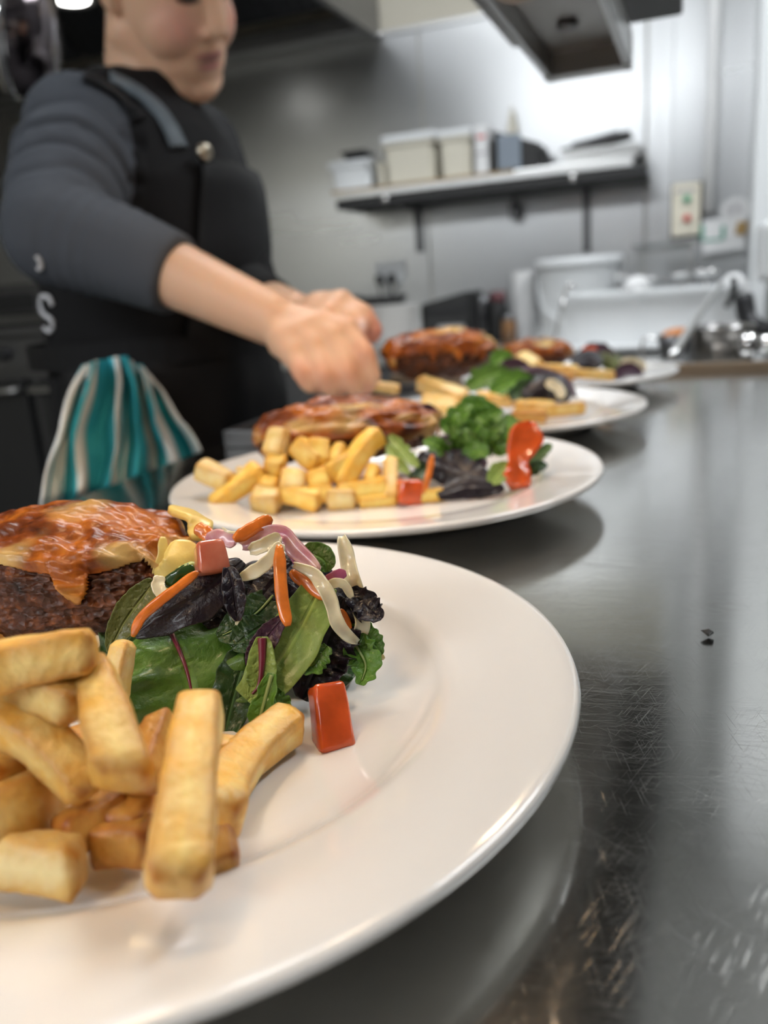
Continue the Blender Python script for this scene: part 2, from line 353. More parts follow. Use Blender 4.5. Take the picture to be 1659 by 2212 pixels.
sbox('wall_front', (X0, Y0-.1, 0), (X1, Y0, CEIL), bpy.data.materials['dark_grey_paint'])
# stainless cladding sheets on the back wall, butted at a visible seam
sx = aY(914, 264, WY).x; xs = [X0, sx-1.22, sx, aY(1395, 400, WY).x, X1]
for i, (a, b) in enumerate(zip(xs, xs[1:])):
    sbox('trim_%d' % (i+1), (a+.002, WY-.006, 0), (b-.002, WY, CLAD), M['steel_wall'], .0015)
sbox('trim_5', (X0, WY-.012, CLAD-.006), (X1, WY, CLAD+.012), M['steel'], .002)
# stainless-clad column projecting at the right
px0 = aY(1452, 250, 2.62).x
sbox('wall_column', (px0, 2.62, 0), (px0+.36, WY, CEIL), M['steel_wall'], .003)
# conduit / pipe running down the column, and the broad white duct right of it
pc = aY(1539, 230, 2.585).x; pb = aY(1532, 458, 2.585).z
t = tag(tube('conduit_pipe', [(pc, 2.585, CEIL), (pc, 2.585, pb)], .0165, M['white_gloss'], n=16), 'white vertical conduit pipe on the steel column beside the push-button switch', 'pipe')
d0 = aY(1632, 250, 2.45).x; dz = aY(1640, 545, 2.45).z
box('service_duct', (d0, 2.40, dz-.9), (d0+.2, 2.60, CEIL), M['white_plastic'], None, .006)
tag(bpy.data.objects['service_duct'], 'broad white vertical duct at the right edge beyond the conduit pipe', 'duct')
# ------------------------------------------------------------------ lighting fixtures
E_PANEL = emit_mat('fluorescent_diffuser', (.93, .97, 1.0), 20)
E_HOOD = emit_mat('hood_lamp_glow', (1.0, .98, .93), 12)
def ceiling_light(x, y, lx, ly, label):
    r = empty('ceiling_light', (x, y, CEIL-.10), label, 'light', 'fluorescent ceiling lights')
    bm = bmesh.new(); add_box(bm, (x-lx/2-.03, y-ly/2-.03, CEIL-.05), (x+lx/2+.03, y+ly/2+.03, CEIL), .004); bm_obj('frame', bm, M['paint_white'], r)
    bm = bmesh.new(); add_box(bm, (x-lx/2, y-ly/2, CEIL-.10), (x+lx/2, y+ly/2, CEIL-.05), .003); bm_obj('diffuser', bm, E_PANEL, r)
for x, y, lx, ly, lb in ((.75, 1.45, .3, 1.2, 'long fluorescent ceiling light over the right end of the kitchen'),
                     (-.70, 1.42, .45, .55, 'unseen square ceiling light added to brighten the things on the back bench'),  # added unseen lamp, brightens the bucket, tub and shelf from the front
                     (-.55, -2.5, 1.5, .6, 'wide fluorescent ceiling light at the far end of the room, nearer the right'),
                     (-2.15, -2.5, 1.5, .6, 'wide fluorescent ceiling light at the far end of the room, left')):
    ceiling_light(x, y, lx, ly, lb)
# ------------------------------------------------------------------ extraction hood (back left)
HX = -1.0; hy0 = .9; hz = 1.822
hood = empty('extraction_hood', (-2.0, 1.9, hz), 'large dark steel extraction hood above the cook with a rivet at its corner', 'hood')
bm = bmesh.new(); add_box(bm, (X0+.02, hy0, hz), (HX, hy0+.02, CEIL-.15)); add_box(bm, (HX-.02, hy0+.02, hz), (HX, WY-.012, CEIL-.15)); add_box(bm, (X0+.02, hy0, CEIL-.17), (HX, WY-.012, CEIL-.15))
bm_obj('canopy', bm, M['steel_hood'], hood)
bm = bmesh.new(); add_box(bm, (X0+.03, WY-.14, hz+.002), (HX-.022, WY-.012, hz+.05), .004); bm_obj('grease_gutter', bm, M['steel_hood'], hood)
q = Matrix.Rotation(math.radians(-38), 3, 'X')
for k in range(4):
    xa = HX-.03-.52*k
    bm = bmesh.new(); add_box(bm, (xa-.5, 2.15, hz+.25), (xa, 2.75, hz+.28), .004)
    for j in range(12): add_box(bm, (xa-.48+j*.04, 2.17, hz+.235), (xa-.46+j*.04, 2.73, hz+.25))
    c = V(0, 2.45, hz+.26); bmesh.ops.rotate(bm, cent=c, matrix=q, verts=bm.verts); bm_obj('baffle_filter', bm, M['steel_dark'], hood)
rv = aX(829, 88, HX+.002)
bm = bmesh.new(); add_ellipsoid(bm, (HX+.002, rv.y-.03, hz+.012), (.006, .011, .011), sub=3); bm_obj('rivet', bm, M['chrome'], hood, True)
hl = aY(157, 4, 2.1)
lamp = empty('hood_light', (hl.x, 2.1, hl.z), 'small round bright lamp under the hood left of the cook’s ear'.replace('’', "'"), 'light')
lathe('lamp_housing', [(0, .05), (.055, .05), (.06, 0), (.052, 0), (.05, .035), (0, .035)], M['steel'], lamp, c=hl, n=32)
lathe('lamp_glass', [(0, .028), (.049, .028), (.044, .004), (0, -.004)], E_HOOD, lamp, c=hl, n=32)
tube('lamp_stem', [hl+V(0, 0, .05), V(hl.x, hl.y, CEIL-.17)], .012, M['steel_dark'], lamp)
# ------------------------------------------------------------------ shiny pendant at the upper left
pl = ad(30, 62, 1.30); AXL = (RT*.97+FW*.22-Z*.05).normalized(); LR = .098
pend = empty('swivel_lamp', pl, 'shiny round metal lamp with a bright chrome ring at the upper left corner', 'lamp')
lathe('lamp_shade', [(LR, 0), (LR*.99, .022), (LR*.90, .045), (LR*.66, .062), (LR*.3, .069), (0, .071), (0, .068), (LR*.3, .066), (LR*.64, .059), (LR*.87, .043), (LR*.96, .021), (LR*.97, 0)], simple('smoked_shiny_metal', (.22, .19, .20), .14, 1), pend, c=pl, n=64, axis=AXL)
lathe('chrome_ring', [(LR*1.02, .006), (LR*1.04, 0), (LR*1.03, -.010), (LR*.98, -.012), (LR*.95, -.006), (LR*.97, .004)], M['chrome'], pend, c=pl, n=64, close=True, axis=AXL)
lathe('reflector_bowl', [(LR*.94, -.002), (LR*.7, .030), (LR*.3, .045), (0, .048)], M['copper'], pend, c=pl, n=48, axis=AXL)
bm = bmesh.new(); add_ellipsoid(bm, pl-AXL*.012+Z*.02, (.045, .045, .045), sub=3); bm_obj('bulb', bm, emit_mat('lamp_bulb', (1, .70, .34), 5), pend, True)
jt = pl+AXL*.03+Z*.085; tube('stem', [jt, jt+V(-.02, .0, .06), V(jt.x-.03, jt.y, 2.2), V(jt.x-.03, jt.y, CEIL-.17)], .010, M['steel_dark'], pend)
# ------------------------------------------------------------------ gantry + heat lamp over the pass
gz = 1.306; gx0 = aY(1110, 92, 1.1).x; gx1 = aY(1475, 30, 1.1).x
gan = empty('gantry_shelf', ((gx0+gx1)/2, .4, gz), 'dark steel overhead gantry box above the pass at the top of the picture', 'shelf')
bm = bmesh.new(); add_box(bm, (gx0, -.5, gz), (gx1, 1.1, gz+.10), .003); bm_obj('shelf_box', bm, M['matt_black'], gan)
bm = bmesh.new(); add_box(bm, (gx0-.002, -.5, gz-.003), (gx0+.075, 1.102, gz+.07), .002); bm_obj('lit_side_panel', bm, M['steel'], gan)  # lighter steel puts the lit look of the box's left side into its colour
for yy in (-.42, .9):
    bm = bmesh.new(); add_box(bm, (gx1-.05, yy, gz+.1), (gx1-.02, yy+.03, CEIL), .002); bm_obj('hanger', bm, M['steel_dark'], gan)
for k, yy in enumerate((-.08, .17, .42, .67)):
    hb = lathe('warming_lamp', [(0, .012), (.036, .012), (.040, .004), (.040, -.014), (.033, -.014), (.033, -.004)], M['reflector'], gan, c=(-.185, yy, gz-.012), n=36)
    lathe('bulb', [(0, -.002), (.031, -.002), (.028, -.010), (0, -.016)], emit_mat('warming_bulb', (1.0, .70, .42), 46) if k == 0 else bpy.data.materials['warming_bulb'], hb, c=(-.185, yy, gz-.012), n=36)
le = aY(1262, 150, 1.0); lx = le.x+.006; lz = le.z+.022
hl2 = empty('strip_heat_lamp', (lx, .4, lz), 'long metal strip heat lamp with rounded end hanging under the gantry', 'lamp')
def half_pipe(bm, r, t, y0, y1, n=20):
    # open-bottomed channel, D-shaped section
    def sec(rr): return [(-rr, -.03)] + [(-rr*math.cos(PI*i/n), rr*math.sin(PI*i/n)*.62) for i in range(n+1)] + [(rr, -.03)]
    o, i = sec(r), sec(r-t); L = []
    for y in (y0, y1):
        L.append([[bm.verts.new((lx+a, y, lz+b)) for a, b in s] for s in (o, i)])
    for k in range(len(o)-1):
        bm.faces.new((L[0][0][k], L[0][0][k+1], L[1][0][k+1], L[1][0][k])); bm.faces.new((L[0][1][k+1], L[0][1][k], L[1][1][k], L[1][1][k+1]))
        for e in (0, 1): bm.faces.new((L[e][0][k], L[e][1][k], L[e][1][k+1], L[e][0][k+1]))
    for k in (0, -1): bm.faces.new((L[0][0][k], L[1][0][k], L[1][1][k], L[0][1][k]))
bm = bmesh.new(); half_pipe(bm, .044, .007, -.35, 1.0); bm_obj('lamp_housing', bm, M['steel'], hl2, True)
bm = bmesh.new()
prof = [(-.0445, -.031), (.0445, -.031)] + [(.0445*math.cos(PI*i/20), .0445*math.sin(PI*i/20)*.62) for i in range(21)]
fa = [bm.verts.new((lx+a, .965, lz+b)) for a, b in prof[1:]+prof[:1]]; f = bm.faces.new(fa)
r = bmesh.ops.extrude_face_region(bm, geom=[f]); bmesh.ops.translate(bm, vec=(0, .04, 0), verts=[v for v in r['geom'] if isinstance(v, bmesh.types.BMVert)])
bmesh.ops.bevel(bm, geom=[e for e in bm.edges if all(abs(v.co.y-1.005) < 1e-5 for v in e.verts)], offset=.012, segments=4, affect='EDGES')
bm_obj('end_cap', bm, M['reflector'], hl2)
bm = bmesh.new(); add_box(bm, (lx-.036, -.34, lz-.010), (lx+.036, .965, lz-.004)); bm_obj('reflector', bm, M['reflector'], hl2)
bm = bmesh.new(); add_lathe(bm, [(0, 0), (.010, 0), (.010, .004), (.003, .006), (0, .006)], 24, (lx-.004, .86, lz-.011), axis=(0, 0, -1)); bm_obj('bolt', bm, M['steel_dark'], hl2)
pf = []
for k in range(10): pf += [(.026, k*.012), (.031, k*.012+.003), (.031, k*.012+.008), (.026, k*.012+.011)]
lathe('ceramic_element', [(0, 0)]+pf+[(0, .12)], M['ceramic'], hl2, c=(lx, .50, lz-.026), n=32, axis=(0, 1, 0))
for yy in (.0, .9):
    bm = bmesh.new(); add_box(bm, (lx-.012, yy, lz+.02), (lx+.012, yy+.02, gz+.01), .002); bm_obj('bracket', bm, M['steel'], hl2)
# ------------------------------------------------------------------ the pass counter
cx0, cx1, cy0, cy1 = -.432, .62, -.55, 1.14
ctr = empty('serving_counter', (.1, .3, 0), 'long scratched stainless steel serving counter carrying the row of plates', 'counter')
bm = bmesh.new(); add_box(bm, (cx0, cy0, TOP-.035), (cx1, cy1, TOP), .003, seg=3); bm_obj('worktop', bm, M['worktop'], ctr)
bm = bmesh.new(); add_box(bm, (cx0+.01, cy1+.0005, TOP-.035), (cx1, cy1+.012, TOP+.011), .002); bm_obj('edge_strip', bm, M['bronze'], ctr)['label'] = 'brown raised edge strip'
for x in (cx0+.06, cx1-.06):
    for y in (cy0+.06, cy1-.06):
        bm = bmesh.new(); add_box(bm, (x-.02, y-.02, 0), (x+.02, y+.02, TOP-.035), .003); bm_obj('leg', bm, M['steel'], ctr)
bm = bmesh.new(); add_box(bm, (cx0+.05, cy0+.05, .3), (cx1-.05, cy1-.05, .33), .003); bm_obj('undershelf', bm, M['steel'], ctr)
rl = bmesh.new(); add_box(rl, (cx0-.075, -.3, TOP-.105), (cx0-.002, .62, TOP-.085), .003); rail = bm_obj('side_rail', rl, M['steel_dark'], ctr)
b1 = az(44, 1068, TOP-.085); bm = bmesh.new(); add_ellipsoid(bm, (cx0-.04, b1.y, TOP-.085), (.007, .007, .004), sub=3); bm_obj('bolt', bm, M['chrome'], rail, True)
bm = bmesh.new(); add_box(bm, (cx0-.07, b1.y+.045, TOP-.10), (cx0-.004, b1.y+.055, TOP-.06), .002); bm_obj('strut', bm, M['steel'], rail)
# leaf scrap on the steel
def scrap(px, py, s, m, label, cat, name, seed=0):
    p = az(px, py, TOP); rnd = random.Random(seed); bm = bmesh.new(); n = 9
    vs_ = [bm.verts.new(p+V(math.cos(a)*s*rnd.uniform(.5, 1.1), math.sin(a)*s*rnd.uniform(.4, .8), .0012+rnd.uniform(0, .002))) for a in [2*PI*i/n for i in range(n)]]
    c = bm.verts.new(p+V(0, 0, .0035)); b_ = bm.verts.new(p+V(0, 0, .0003))
    for i in range(n): bm.faces.new((c, vs_[i], vs_[(i+1) % n])); bm.faces.new((b_, vs_[(i+1) % n], vs_[i]))
    return tag(bm_obj(name, bm, m, None, False, True), label, cat)
scrap(1530, 1377, .0030, M['matt_black'], 'tiny black scrap of leaf lying on the bare steel worktop at right', 'scrap', 'leaf_scrap', 3)
# ================================================================== PLATES
PLATES = [V(-.167, .1956, TOP), V(-.188, .4876, TOP), V(-.170, .7520, TOP), V(-.146, 1.0145, TOP)]
RAD = [.14, .138, .131, .128]
PF = .0078                                   # height of the plate floor above the worktop
def plate(i, label):
    R = RAD[i]; k = R/.14; c = PLATES[i]
    up = [(0, .0075), (.082*k, .0075), (.091*k, .0085), (.0975*k, .0125), (.1005*k, .0148), (.104*k, .0158), (.118*k, .0178), (.134*k, .0202), (.1375*k, .0206)]
    lip = [(R-.0008, .0205), (R, .0190), (R-.0006, .0174), (R-.003, .0162)]
    dn = [(.120*k, .0130), (.104*k, .0100), (.097*k, .0065), (.091*k, .0030), (.086*k, .0004), (.082*k, .0004), (.080*k, .0030), (0, .0032)]
    o = lathe('dinner_plate', up+lip+dn, M['porcelain'], None, c=(0, 0, 0), n=128); o.location = c
    return tag(o, label, 'plate', 'white dinner plates along the pass')
plate(0, 'large white dinner plate nearest the front, cut by the left edge')
plate(1, 'white dinner plate second from the front with a heap of short chips')
plate(2, 'white dinner plate third from the front, just past the second plate')
plate(3, 'white dinner plate farthest along the counter, fourth from the front')
ZF = TOP+PF
# ================================================================== FRIES
def fry(a, b, w, t=None, bend=0, side=0, m='fry', label=None, group=None, roll=None, seed=None, taper=(1, 1), skew=(0, 0), name='french_fry'):
    """square-cut fried potato stick from a to b, w x t metres, bend up / side (metres)"""
    a, b = Vector(a), Vector(b); t = t or w; rnd = random.Random(seed if seed is not None else hash((round(a.x, 4), round(b.y, 4))) & 0xffff)
    mid = (a+b)/2 + Z*bend; ax = (b-a).normalized(); sd = ax.cross(Z).normalized() if abs(ax.z) < .97 else V(1, 0, 0); mid += sd*side
    n = 22; path = cat_rom([a, a.lerp(mid, .55)+(mid-(a+b)/2)*.28, mid, mid.lerp(b, .45)+(mid-(a+b)/2)*.28, b], n)
    fr = frames(path, Z if abs(ax.z) < .97 else V(0, 1, 0)); ro = roll if roll is not None else rnd.uniform(-.5, .5); K = 24; L = (b-a).length
    bm = bmesh.new(); rings = []; ed = []; off = V(rnd.uniform(0, 50), rnd.uniform(0, 50), rnd.uniform(0, 50))
    lens = [0]
    for p, q in zip(path, path[1:]): lens.append(lens[-1]+(q-p).length)
    for i, (p, (tg, s, u)) in enumerate(zip(path, fr)):
        f = lens[i]/lens[-1]; d = min(lens[i], lens[-1]-lens[i]); sc = 1-.34*max(0, 1-d/(.16*w))**2
        tp = taper[0]+(taper[1]-taper[0])*f; ring = []
        r_ = ro+.15*math.sin(3*f+off.x)
        for k in range(K):
            th = 2*PI*k/K; c, s_ = math.cos(th), math.sin(th); e = .36
            x = math.copysign(abs(c)**e, c); y = math.copysign(abs(s_)**e, s_)
            corner = max(0, (math.hypot(x, y)-1.08)/.25)
            x *= w/2*sc*tp; y *= t/2*sc*tp
            x, y = x*math.cos(r_)-y*math.sin(r_), x*math.sin(r_)+y*math.cos(r_)
            q = p+s*x+u*y
            sk = skew[0] if f < .5 else skew[1]
            if sk and d < w: q += tg*(x*sk*(1-d/w))
            q += (q-p).normalized()*(.055*w*nz(q*1+off, 1.6/w)+.02*w*nz(q+off, 5/w))
            ring.append(bm.verts.new(q)); ed.append(min(1, .95*corner+.55*max(0, 1-d/(.25*w))+.15*max(0, nz(q+off, 200))))
        rings.append(ring)
    for A, B in zip(rings, rings[1:]):
        for k in range(K): bm.faces.new((A[k], A[(k+1) % K], B[(k+1) % K], B[k]))
    for ring, p, s_ in ((rings[0], path[0], -1), (rings[-1], path[-1], 1)):
        inner = [bm.verts.new(p+(v.co-p)*.55+fr[0 if s_ < 0 else -1][0]*(s_*.05*w)) for v in ring]; ed += [.5]*K
        for k in range(K): 
            f = (ring[k], ring[(k+1) % K], inner[(k+1) % K], inner[k]); bm.faces.new(f)
        bm.faces.new(inner)
    me = bpy.data.meshes.new(name); bmesh.ops.recalc_face_normals(bm, faces=bm.faces); bm.to_mesh(me); bm.free()
    set_attr(me, 'edge', ed)
    c = (a+b)/2; me.transform(Matrix.Translation(-c)); o = link(name, me, M[m], None, True); o.location = c
    return tag(o, label, 'chip', group)
# ---- plate nearest the camera: (px,py,height) -> (px,py,height)
def hz_(px, py, h): return az(px, py, TOP+h)
G1 = 'thick-cut chips on the nearest plate'
for (x0, y0, h0), (x1, y1, h1), w, kw, lb in (
    ((437, 1512, .044), (384, 1922, .029), .0155, dict(bend=.002, taper=(.82, 1.10), roll=.1, seed=3), 'long pale golden chip standing out over the near rim, centre of the front heap'),
    ((638, 1552, .016), (470, 1772, .0165), .0150, dict(bend=-.001, side=.0060, taper=(.92, 1.06), roll=.25, seed=5), 'curved golden chip at the right edge of the front heap beside the red tomato cube'),
    ((200, 1445, .050), (272, 1690, .038), .0150, dict(bend=.002, taper=(.78, 1.1), roll=-.2, seed=8, skew=(.3, -.5)), 'broad pale chip sloping down the front heap, left of the long standing chip'),
    ((-70, 1462, .056), (205, 1405, .058), .0150, dict(bend=.001, roll=.3, seed=9, taper=(1.0, .92)), 'pale chip lying across the top of the front heap under the crumbed chicken'),
    ((-20, 1500, .045), (172, 1528, .047), .0120, dict(bend=.003, seed=11, roll=.2), 'short blunt chip with a browned end beneath the topmost chip of the front heap'),
    ((-60, 1545, .041), (198, 1712, .029), .0148, dict(bend=.006, seed=13, roll=-.2, taper=(1, .84)), 'curved chip bowing down the left side of the front heap'),
    ((-90, 1600, .036), (22, 1690, .030), .0150, dict(seed=15, roll=.2), 'stub of a chip at the left picture edge, halfway down the front heap'),
    ((-70, 1795, .027), (118, 1700, .022), .0195, dict(seed=17, roll=.15, taper=(1.05, .9)), 'fat chip low at the left picture edge with a browned upper side'),
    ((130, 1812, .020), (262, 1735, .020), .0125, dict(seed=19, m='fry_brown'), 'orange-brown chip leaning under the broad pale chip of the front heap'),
    ((-80, 1842, .0185), (178, 1872, .0185), .0150, dict(seed=21, m='fry_pale', roll=.5, skew=(0, .4)), 'pale bottom chip lying on the plate at the lower left of the front heap'),
    ((268, 1385, .040), (228, 1600, .0125), .0092, dict(seed=23, m='fry_pale', taper=(.85, 1.1)), 'small upright chip with a dark tip beside the large green leaf'),
    ((345, 1545, .034), (296, 1705, .026), .0110, dict(seed=25, m='fry_brown', taper=(.7, 1.1), skew=(.5, 0)), 'brown pointed chip peeping out left of the long standing chip'),
    ((450, 1612, .0150), (516, 1622, .0135), .0085, dict(seed=27), 'thin chip end showing just right of the long standing chip, uppermost of two'),
    ((440, 1690, .0128), (505, 1668, .0128), .0115, dict(seed=29, m='fry_brown'), 'brown chip end showing right of the long standing chip, lower of two'),
    ((445, 1848, .0165), (512, 1832, .0165), .0115, dict(seed=31, m='fry_brown'), 'small browned crumbly chip end right of the foot of the long standing chip'),
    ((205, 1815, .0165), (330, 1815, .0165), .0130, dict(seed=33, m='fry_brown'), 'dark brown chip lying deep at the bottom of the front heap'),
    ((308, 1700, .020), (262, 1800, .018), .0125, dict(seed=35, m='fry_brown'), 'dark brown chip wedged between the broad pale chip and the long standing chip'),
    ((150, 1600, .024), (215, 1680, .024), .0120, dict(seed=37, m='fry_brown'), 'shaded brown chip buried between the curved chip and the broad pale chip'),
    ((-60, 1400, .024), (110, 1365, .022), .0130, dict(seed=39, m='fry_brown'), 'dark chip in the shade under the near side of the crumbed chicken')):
    fry(hz_(x0, y0, h0), hz_(x1, y1, h1), w*.78, label=lb, group=G1, **kw)
# ================================================================== CHICKEN WITH MELTED CHEESE
def chicken(center, along, half, label, seed=1, drip=5, sub=6, pale_end=1, tilt=0, crown=0, cov=.46, rough=1):
    """crumbed breast fillet with cheese melted over its top"""
    A = Vector(along); A.z = 0; A.normalize(); B = Z.cross(A); a, b, c = half; off = V(seed*13.7, seed*3.1, seed*7.7)
    root = empty('crumbed_chicken', Vector(center)-Z*c, label, 'chicken', 'chicken fillets topped with cheese')
    def shape(p, grow=0, fine=True):
        x, y, z = p; e = .86
        w = 1-.22*max(0, x)**2-.10*max(0, -x)**2            # narrower at the thin end
        q = V(x*a, y*b*w, z*c*(w*.95+.05)+ (crown*c*(1-x*x) if z > 0 else 0)+tilt*x*a)
        nrm = V(x/a, y/b, z/c).normalized()
        d = rough*(.10*c*nz(p*1.7+off)+.07*c*nz(p*4+off))
        if fine: d += .0012*nz(p*14+off)+.0008*nz(p*30+off)
        return q+nrm*(d+grow)
    toW = lambda q: Vector(center)+A*q.x+B*q.y+Z*q.z
    bm = bmesh.new(); r = bmesh.ops.create_icosphere(bm, subdivisions=sub, radius=1)
    sq = lambda p: V(*[math.copysign(abs(v)**.82, v) for v in p])
    P0 = {v.index: sq(v.co.copy()) for v in (bm.verts.ensure_lookup_table() or bm.verts)}
    for v in bm.verts: v.co = toW(shape(P0[v.index]))
    bm_obj('crumb_coat', bm, M['crumb'], root, True)
    bm = bmesh.new(); bmesh.ops.create_icosphere(bm, subdivisions=sub, radius=1); lay = bm.verts.layers.float.new('pale'); bm.verts.ensure_lookup_table()
    kill = []
    for v in bm.verts:
        p = sq(v.co.copy()); ang = math.atan2(p.y, p.x)
        edge = cov+.16*nz(V(math.cos(ang)*1.6, math.sin(ang)*1.6, seed*2.2), 1)-.75*max(0, nz(V(math.cos(ang)*drip, math.sin(ang)*drip, seed*5.1)))**.8-.10*max(0, p.x)*pale_end
        g = .0022+.0016*nz(p*5+off)+.0012*nz(p*11+off); over = p.z-edge
        if over < -.10: kill.append(v)
        g *= max(.0, min(1, (over+.10)/.12)); v.co = toW(shape(p, g+.0004+.0008*min(1, max(0, 1-abs(over)/.12)), False))
        v[lay] = max(0, min(1, 1.5*nz(p*2.1+off*2)-.25+ .9*max(0, p.x*pale_end-.62)*2))
    bmesh.ops.delete(bm, geom=kill, context='VERTS')
    ch = bm_obj('melted_cheese', bm, M['cheese'], root, True); ch['label'] = 'browned melted cheese'
    s = ch.modifiers.new('thick', 'SOLIDIFY'); s.thickness = .0012; s.offset = -1
    return root
d1 = (ad(430, 1180, .285)-ad(-150, 1235, .315)); 
ck = chicken(ad(150, 1236, .308), d1, (.0525, .032, .0205), 'dark crumbed chicken fillet with browned cheese on the nearest plate, left of the salad', seed=4, drip=4.5, sub=7, crown=.03, cov=.67)
# flap of pale cheese and egg-yellow edge at the back of the fillet
def ribbon(name, pts, w, t, m, parent=None, n=26, twist=0, up=None, taper=None, wav=0, seed=0, label=None, cat=None, group=None, curl=0):
    """strip cut of vegetable: rectangular section swept along pts"""
    path = cat_rom(pts, n); fr = frames(path, up or (CAM-path[n//2]).normalized()); bm = bmesh.new(); R_ = []
    for i, (p, (tg, s, u)) in enumerate(zip(path, fr)):
        f = i/(n-1); a = twist*(f-.5)*2*PI+.3*nz(V(f*3, seed, 0)); s2 = s*math.cos(a)+u*math.sin(a); u2 = u*math.cos(a)-s*math.sin(a)
        ww = w*(taper(f) if taper else (1-.55*abs(2*f-1)**6))/2*(1+.18*nz(V(f*6, seed*3, 1))); tt = t/2; ring = []
        q = p+u2*wav*math.sin(f*17+seed)
        for k in range(9):
            x = -1+k/4; ring.append(q+s2*ww*x+u2*(tt*(1-.35*abs(x)**3)+curl*w*x*x))
        for k in range(8, -1, -1):
            x = -1+k/4; ring.append(q+s2*ww*x-u2*(tt*(1-.35*abs(x)**3)-curl*w*x*x))
        R_.append([bm.verts.new(v) for v in ring])
    for A, B in zip(R_, R_[1:]):
        for k in range(18): bm.faces.new((A[k], A[(k+1) % 18], B[(k+1) % 18], B[k]))
    bm.faces.new(R_[0]); bm.faces.new(R_[-1])
    return tag(bm_obj(name, bm, m, parent, True, recenter=parent is None), label, cat, group)
c0 = ad(395, 1125, .30)
ribbon('cheese_flap', [ad(372, 1100, .31), ad(405, 1112, .305), ad(432, 1130, .30), ad(428, 1162, .295)], .009, .0035, M['cheese_pale'], ck, up=UP, seed=2)
ribbon('egg_edge', [ad(108, 1117, .325), ad(140, 1108, .325), ad(175, 1104, .325), ad(196, 1104, .324)], .007, .003, M['cheese_pale'], ck, up=UP, seed=3)
ribbon('cheese_string', [ad(352, 1160, .283), ad(350, 1205, .281), ad(340, 1240, .282), ad(352, 1262, .284)], .0035, .001, M['cheese_pale'], ck, seed=5)
ribbon('cheese_drip', [ad(395, 1170, .284), ad(392, 1215, .280), ad(372, 1245, .281), ad(345, 1262, .283)], .012, .003, M['cheese_pale'], ck, seed=6)
# ================================================================== LEAVES
def leaf(name, pts, w, m, label, nrm=None, ruf=.25, rf=9, lobes=0, lf=5, cup=.25, seed=0, rib=None, cat='leaf', group=None, prof=None, thick=.00045, nu=40, nv=17, curl=0, ribw=.0011, tilt=0):
    pts = [Vector(p) for p in pts]; path = cat_rom(pts, nu); mid = path[nu//2]
    n0 = (Vector(nrm) if nrm is not None else (CAM-mid).normalized()+Z*.45).normalized()
    if tilt: n0 = (n0+RT*tilt).normalized()
    bm = bmesh.new(); G = []; vv = []; L = sum((q-p).length for p, q in zip(path, path[1:]))
    for i, p in enumerate(path):
        f = i/(nu-1); tg = (path[min(i+1, nu-1)]-path[max(i-1, 0)]).normalized(); s = tg.cross(n0).normalized(); u = s.cross(tg).normalized()
        base = (prof(f) if prof else math.sin(PI*min(1, f*.93+.05))**.6*(1-.12*f)); row = []
        for j in range(nv):
            v = 2*j/(nv-1)-1; av = abs(v); sg = 1 if v > 0 else -1
            lb = 1.0
            if lobes:
                ph = f*lf+seed*.37+(.25 if v > 0 else 0); saw = (ph % 1); lb = 1-lobes*(1-abs(2*saw-1))**.7*(.6+.4*math.sin(seed+i))
            lb *= 1+.10*nz(V(f*7, sg*3, seed*1.7))
            x = v*w*base*(1-(1-lb)*av**1.5)
            h = cup*w*v*v*base + ruf*w*av**2.2*(math.sin(f*rf*2*PI+sg*1.3+seed)*.6+.7*nz(V(f*rf*1.6, sg*4+v, seed*2.9)))*base + curl*w*av**3*-1
            h += .05*w*nz(V(f*9, v*4, seed*1.1))
            q = p+s*x+u*h+tg*(.10*w*av*nz(V(f*rf*2, sg*9, seed)))
            row.append(bm.verts.new(q))
            # side veins fan out from the midrib
            k = abs(((f*7-av*1.1+seed*.13) % 1)-.5)*2; vv.append(max(max(0, 1-av/.07), max(0, 1-(1-k)/.16)*(1-av)*.75))
        G.append(row)
    for i in range(nu-1):
        for j in range(nv-1): bm.faces.new((G[i][j], G[i][j+1], G[i+1][j+1], G[i+1][j]))
    lay = bm.verts.layers.float.new('vein')
    for v, x in zip(bm.verts, vv): v[lay] = x
    o = bm_obj(name, bm, m, None, True, recenter=True); md = o.modifiers.new('t', 'SOLIDIFY'); md.thickness = thick; md.offset = 0
    sb = o.modifiers.new('s', 'SUBSURF'); sb.levels = 1; sb.render_levels = 1
    tag(o, label, cat, group)
    if rib:
        rp = [p+n0*.0004 for p in path[1:-3]]; b2 = bmesh.new(); add_tube(b2, rp[::4]+[rp[-1]], lambda f: ribw*(1-.75*f), 8); bm_obj('midrib', b2, M[rib], o, True)
    return o
S = 'mixed salad leaves on the nearest plate'
def A(*l): return [ad(*p) for p in l]
rnd_prof = lambda f: math.sin(PI*(f*.94+.03))**.42
leaf('beet_leaf', A((362, 1352, .268), (385, 1400, .2605), (405, 1455, .2565), (420, 1530, .2535), (430, 1600, .252)), .0185, M['leaf'], 'broad mid-green leaf with a crimson vein facing the camera behind the front chips', ruf=.20, rf=4, cup=.10, seed=2, rib='rib_red', group=S, prof=lambda f: (min(1, f/.12+.25))**.5*(1 if f < .7 else 1-.5*((f-.7)/.3)**2)*1.0, ribw=.0009)
leaf('lettuce_leaf', A((694, 1262, .266), (668, 1320, .261), (630, 1390, .2575), (575, 1470, .254), (535, 1515, .252)), .0072, M['leaf_light'], 'long pale green leaf sloping down beneath the hanging carrot strip', ruf=.08, rf=2, cup=.08, seed=5, group=S, prof=lambda f: .75+.5*math.sin(PI*f)**1.2)
leaf('chard_leaf', A((566, 1375, .2525), (566, 1430, .2510), (560, 1480, .2495), (540, 1505, .2490)), .0050, M['leaf_light'], 'folded pale leaf with a thick crimson stem in the middle of the salad', ruf=.1, cup=.2, seed=8, rib='rib_red', group=S, ribw=.0014)
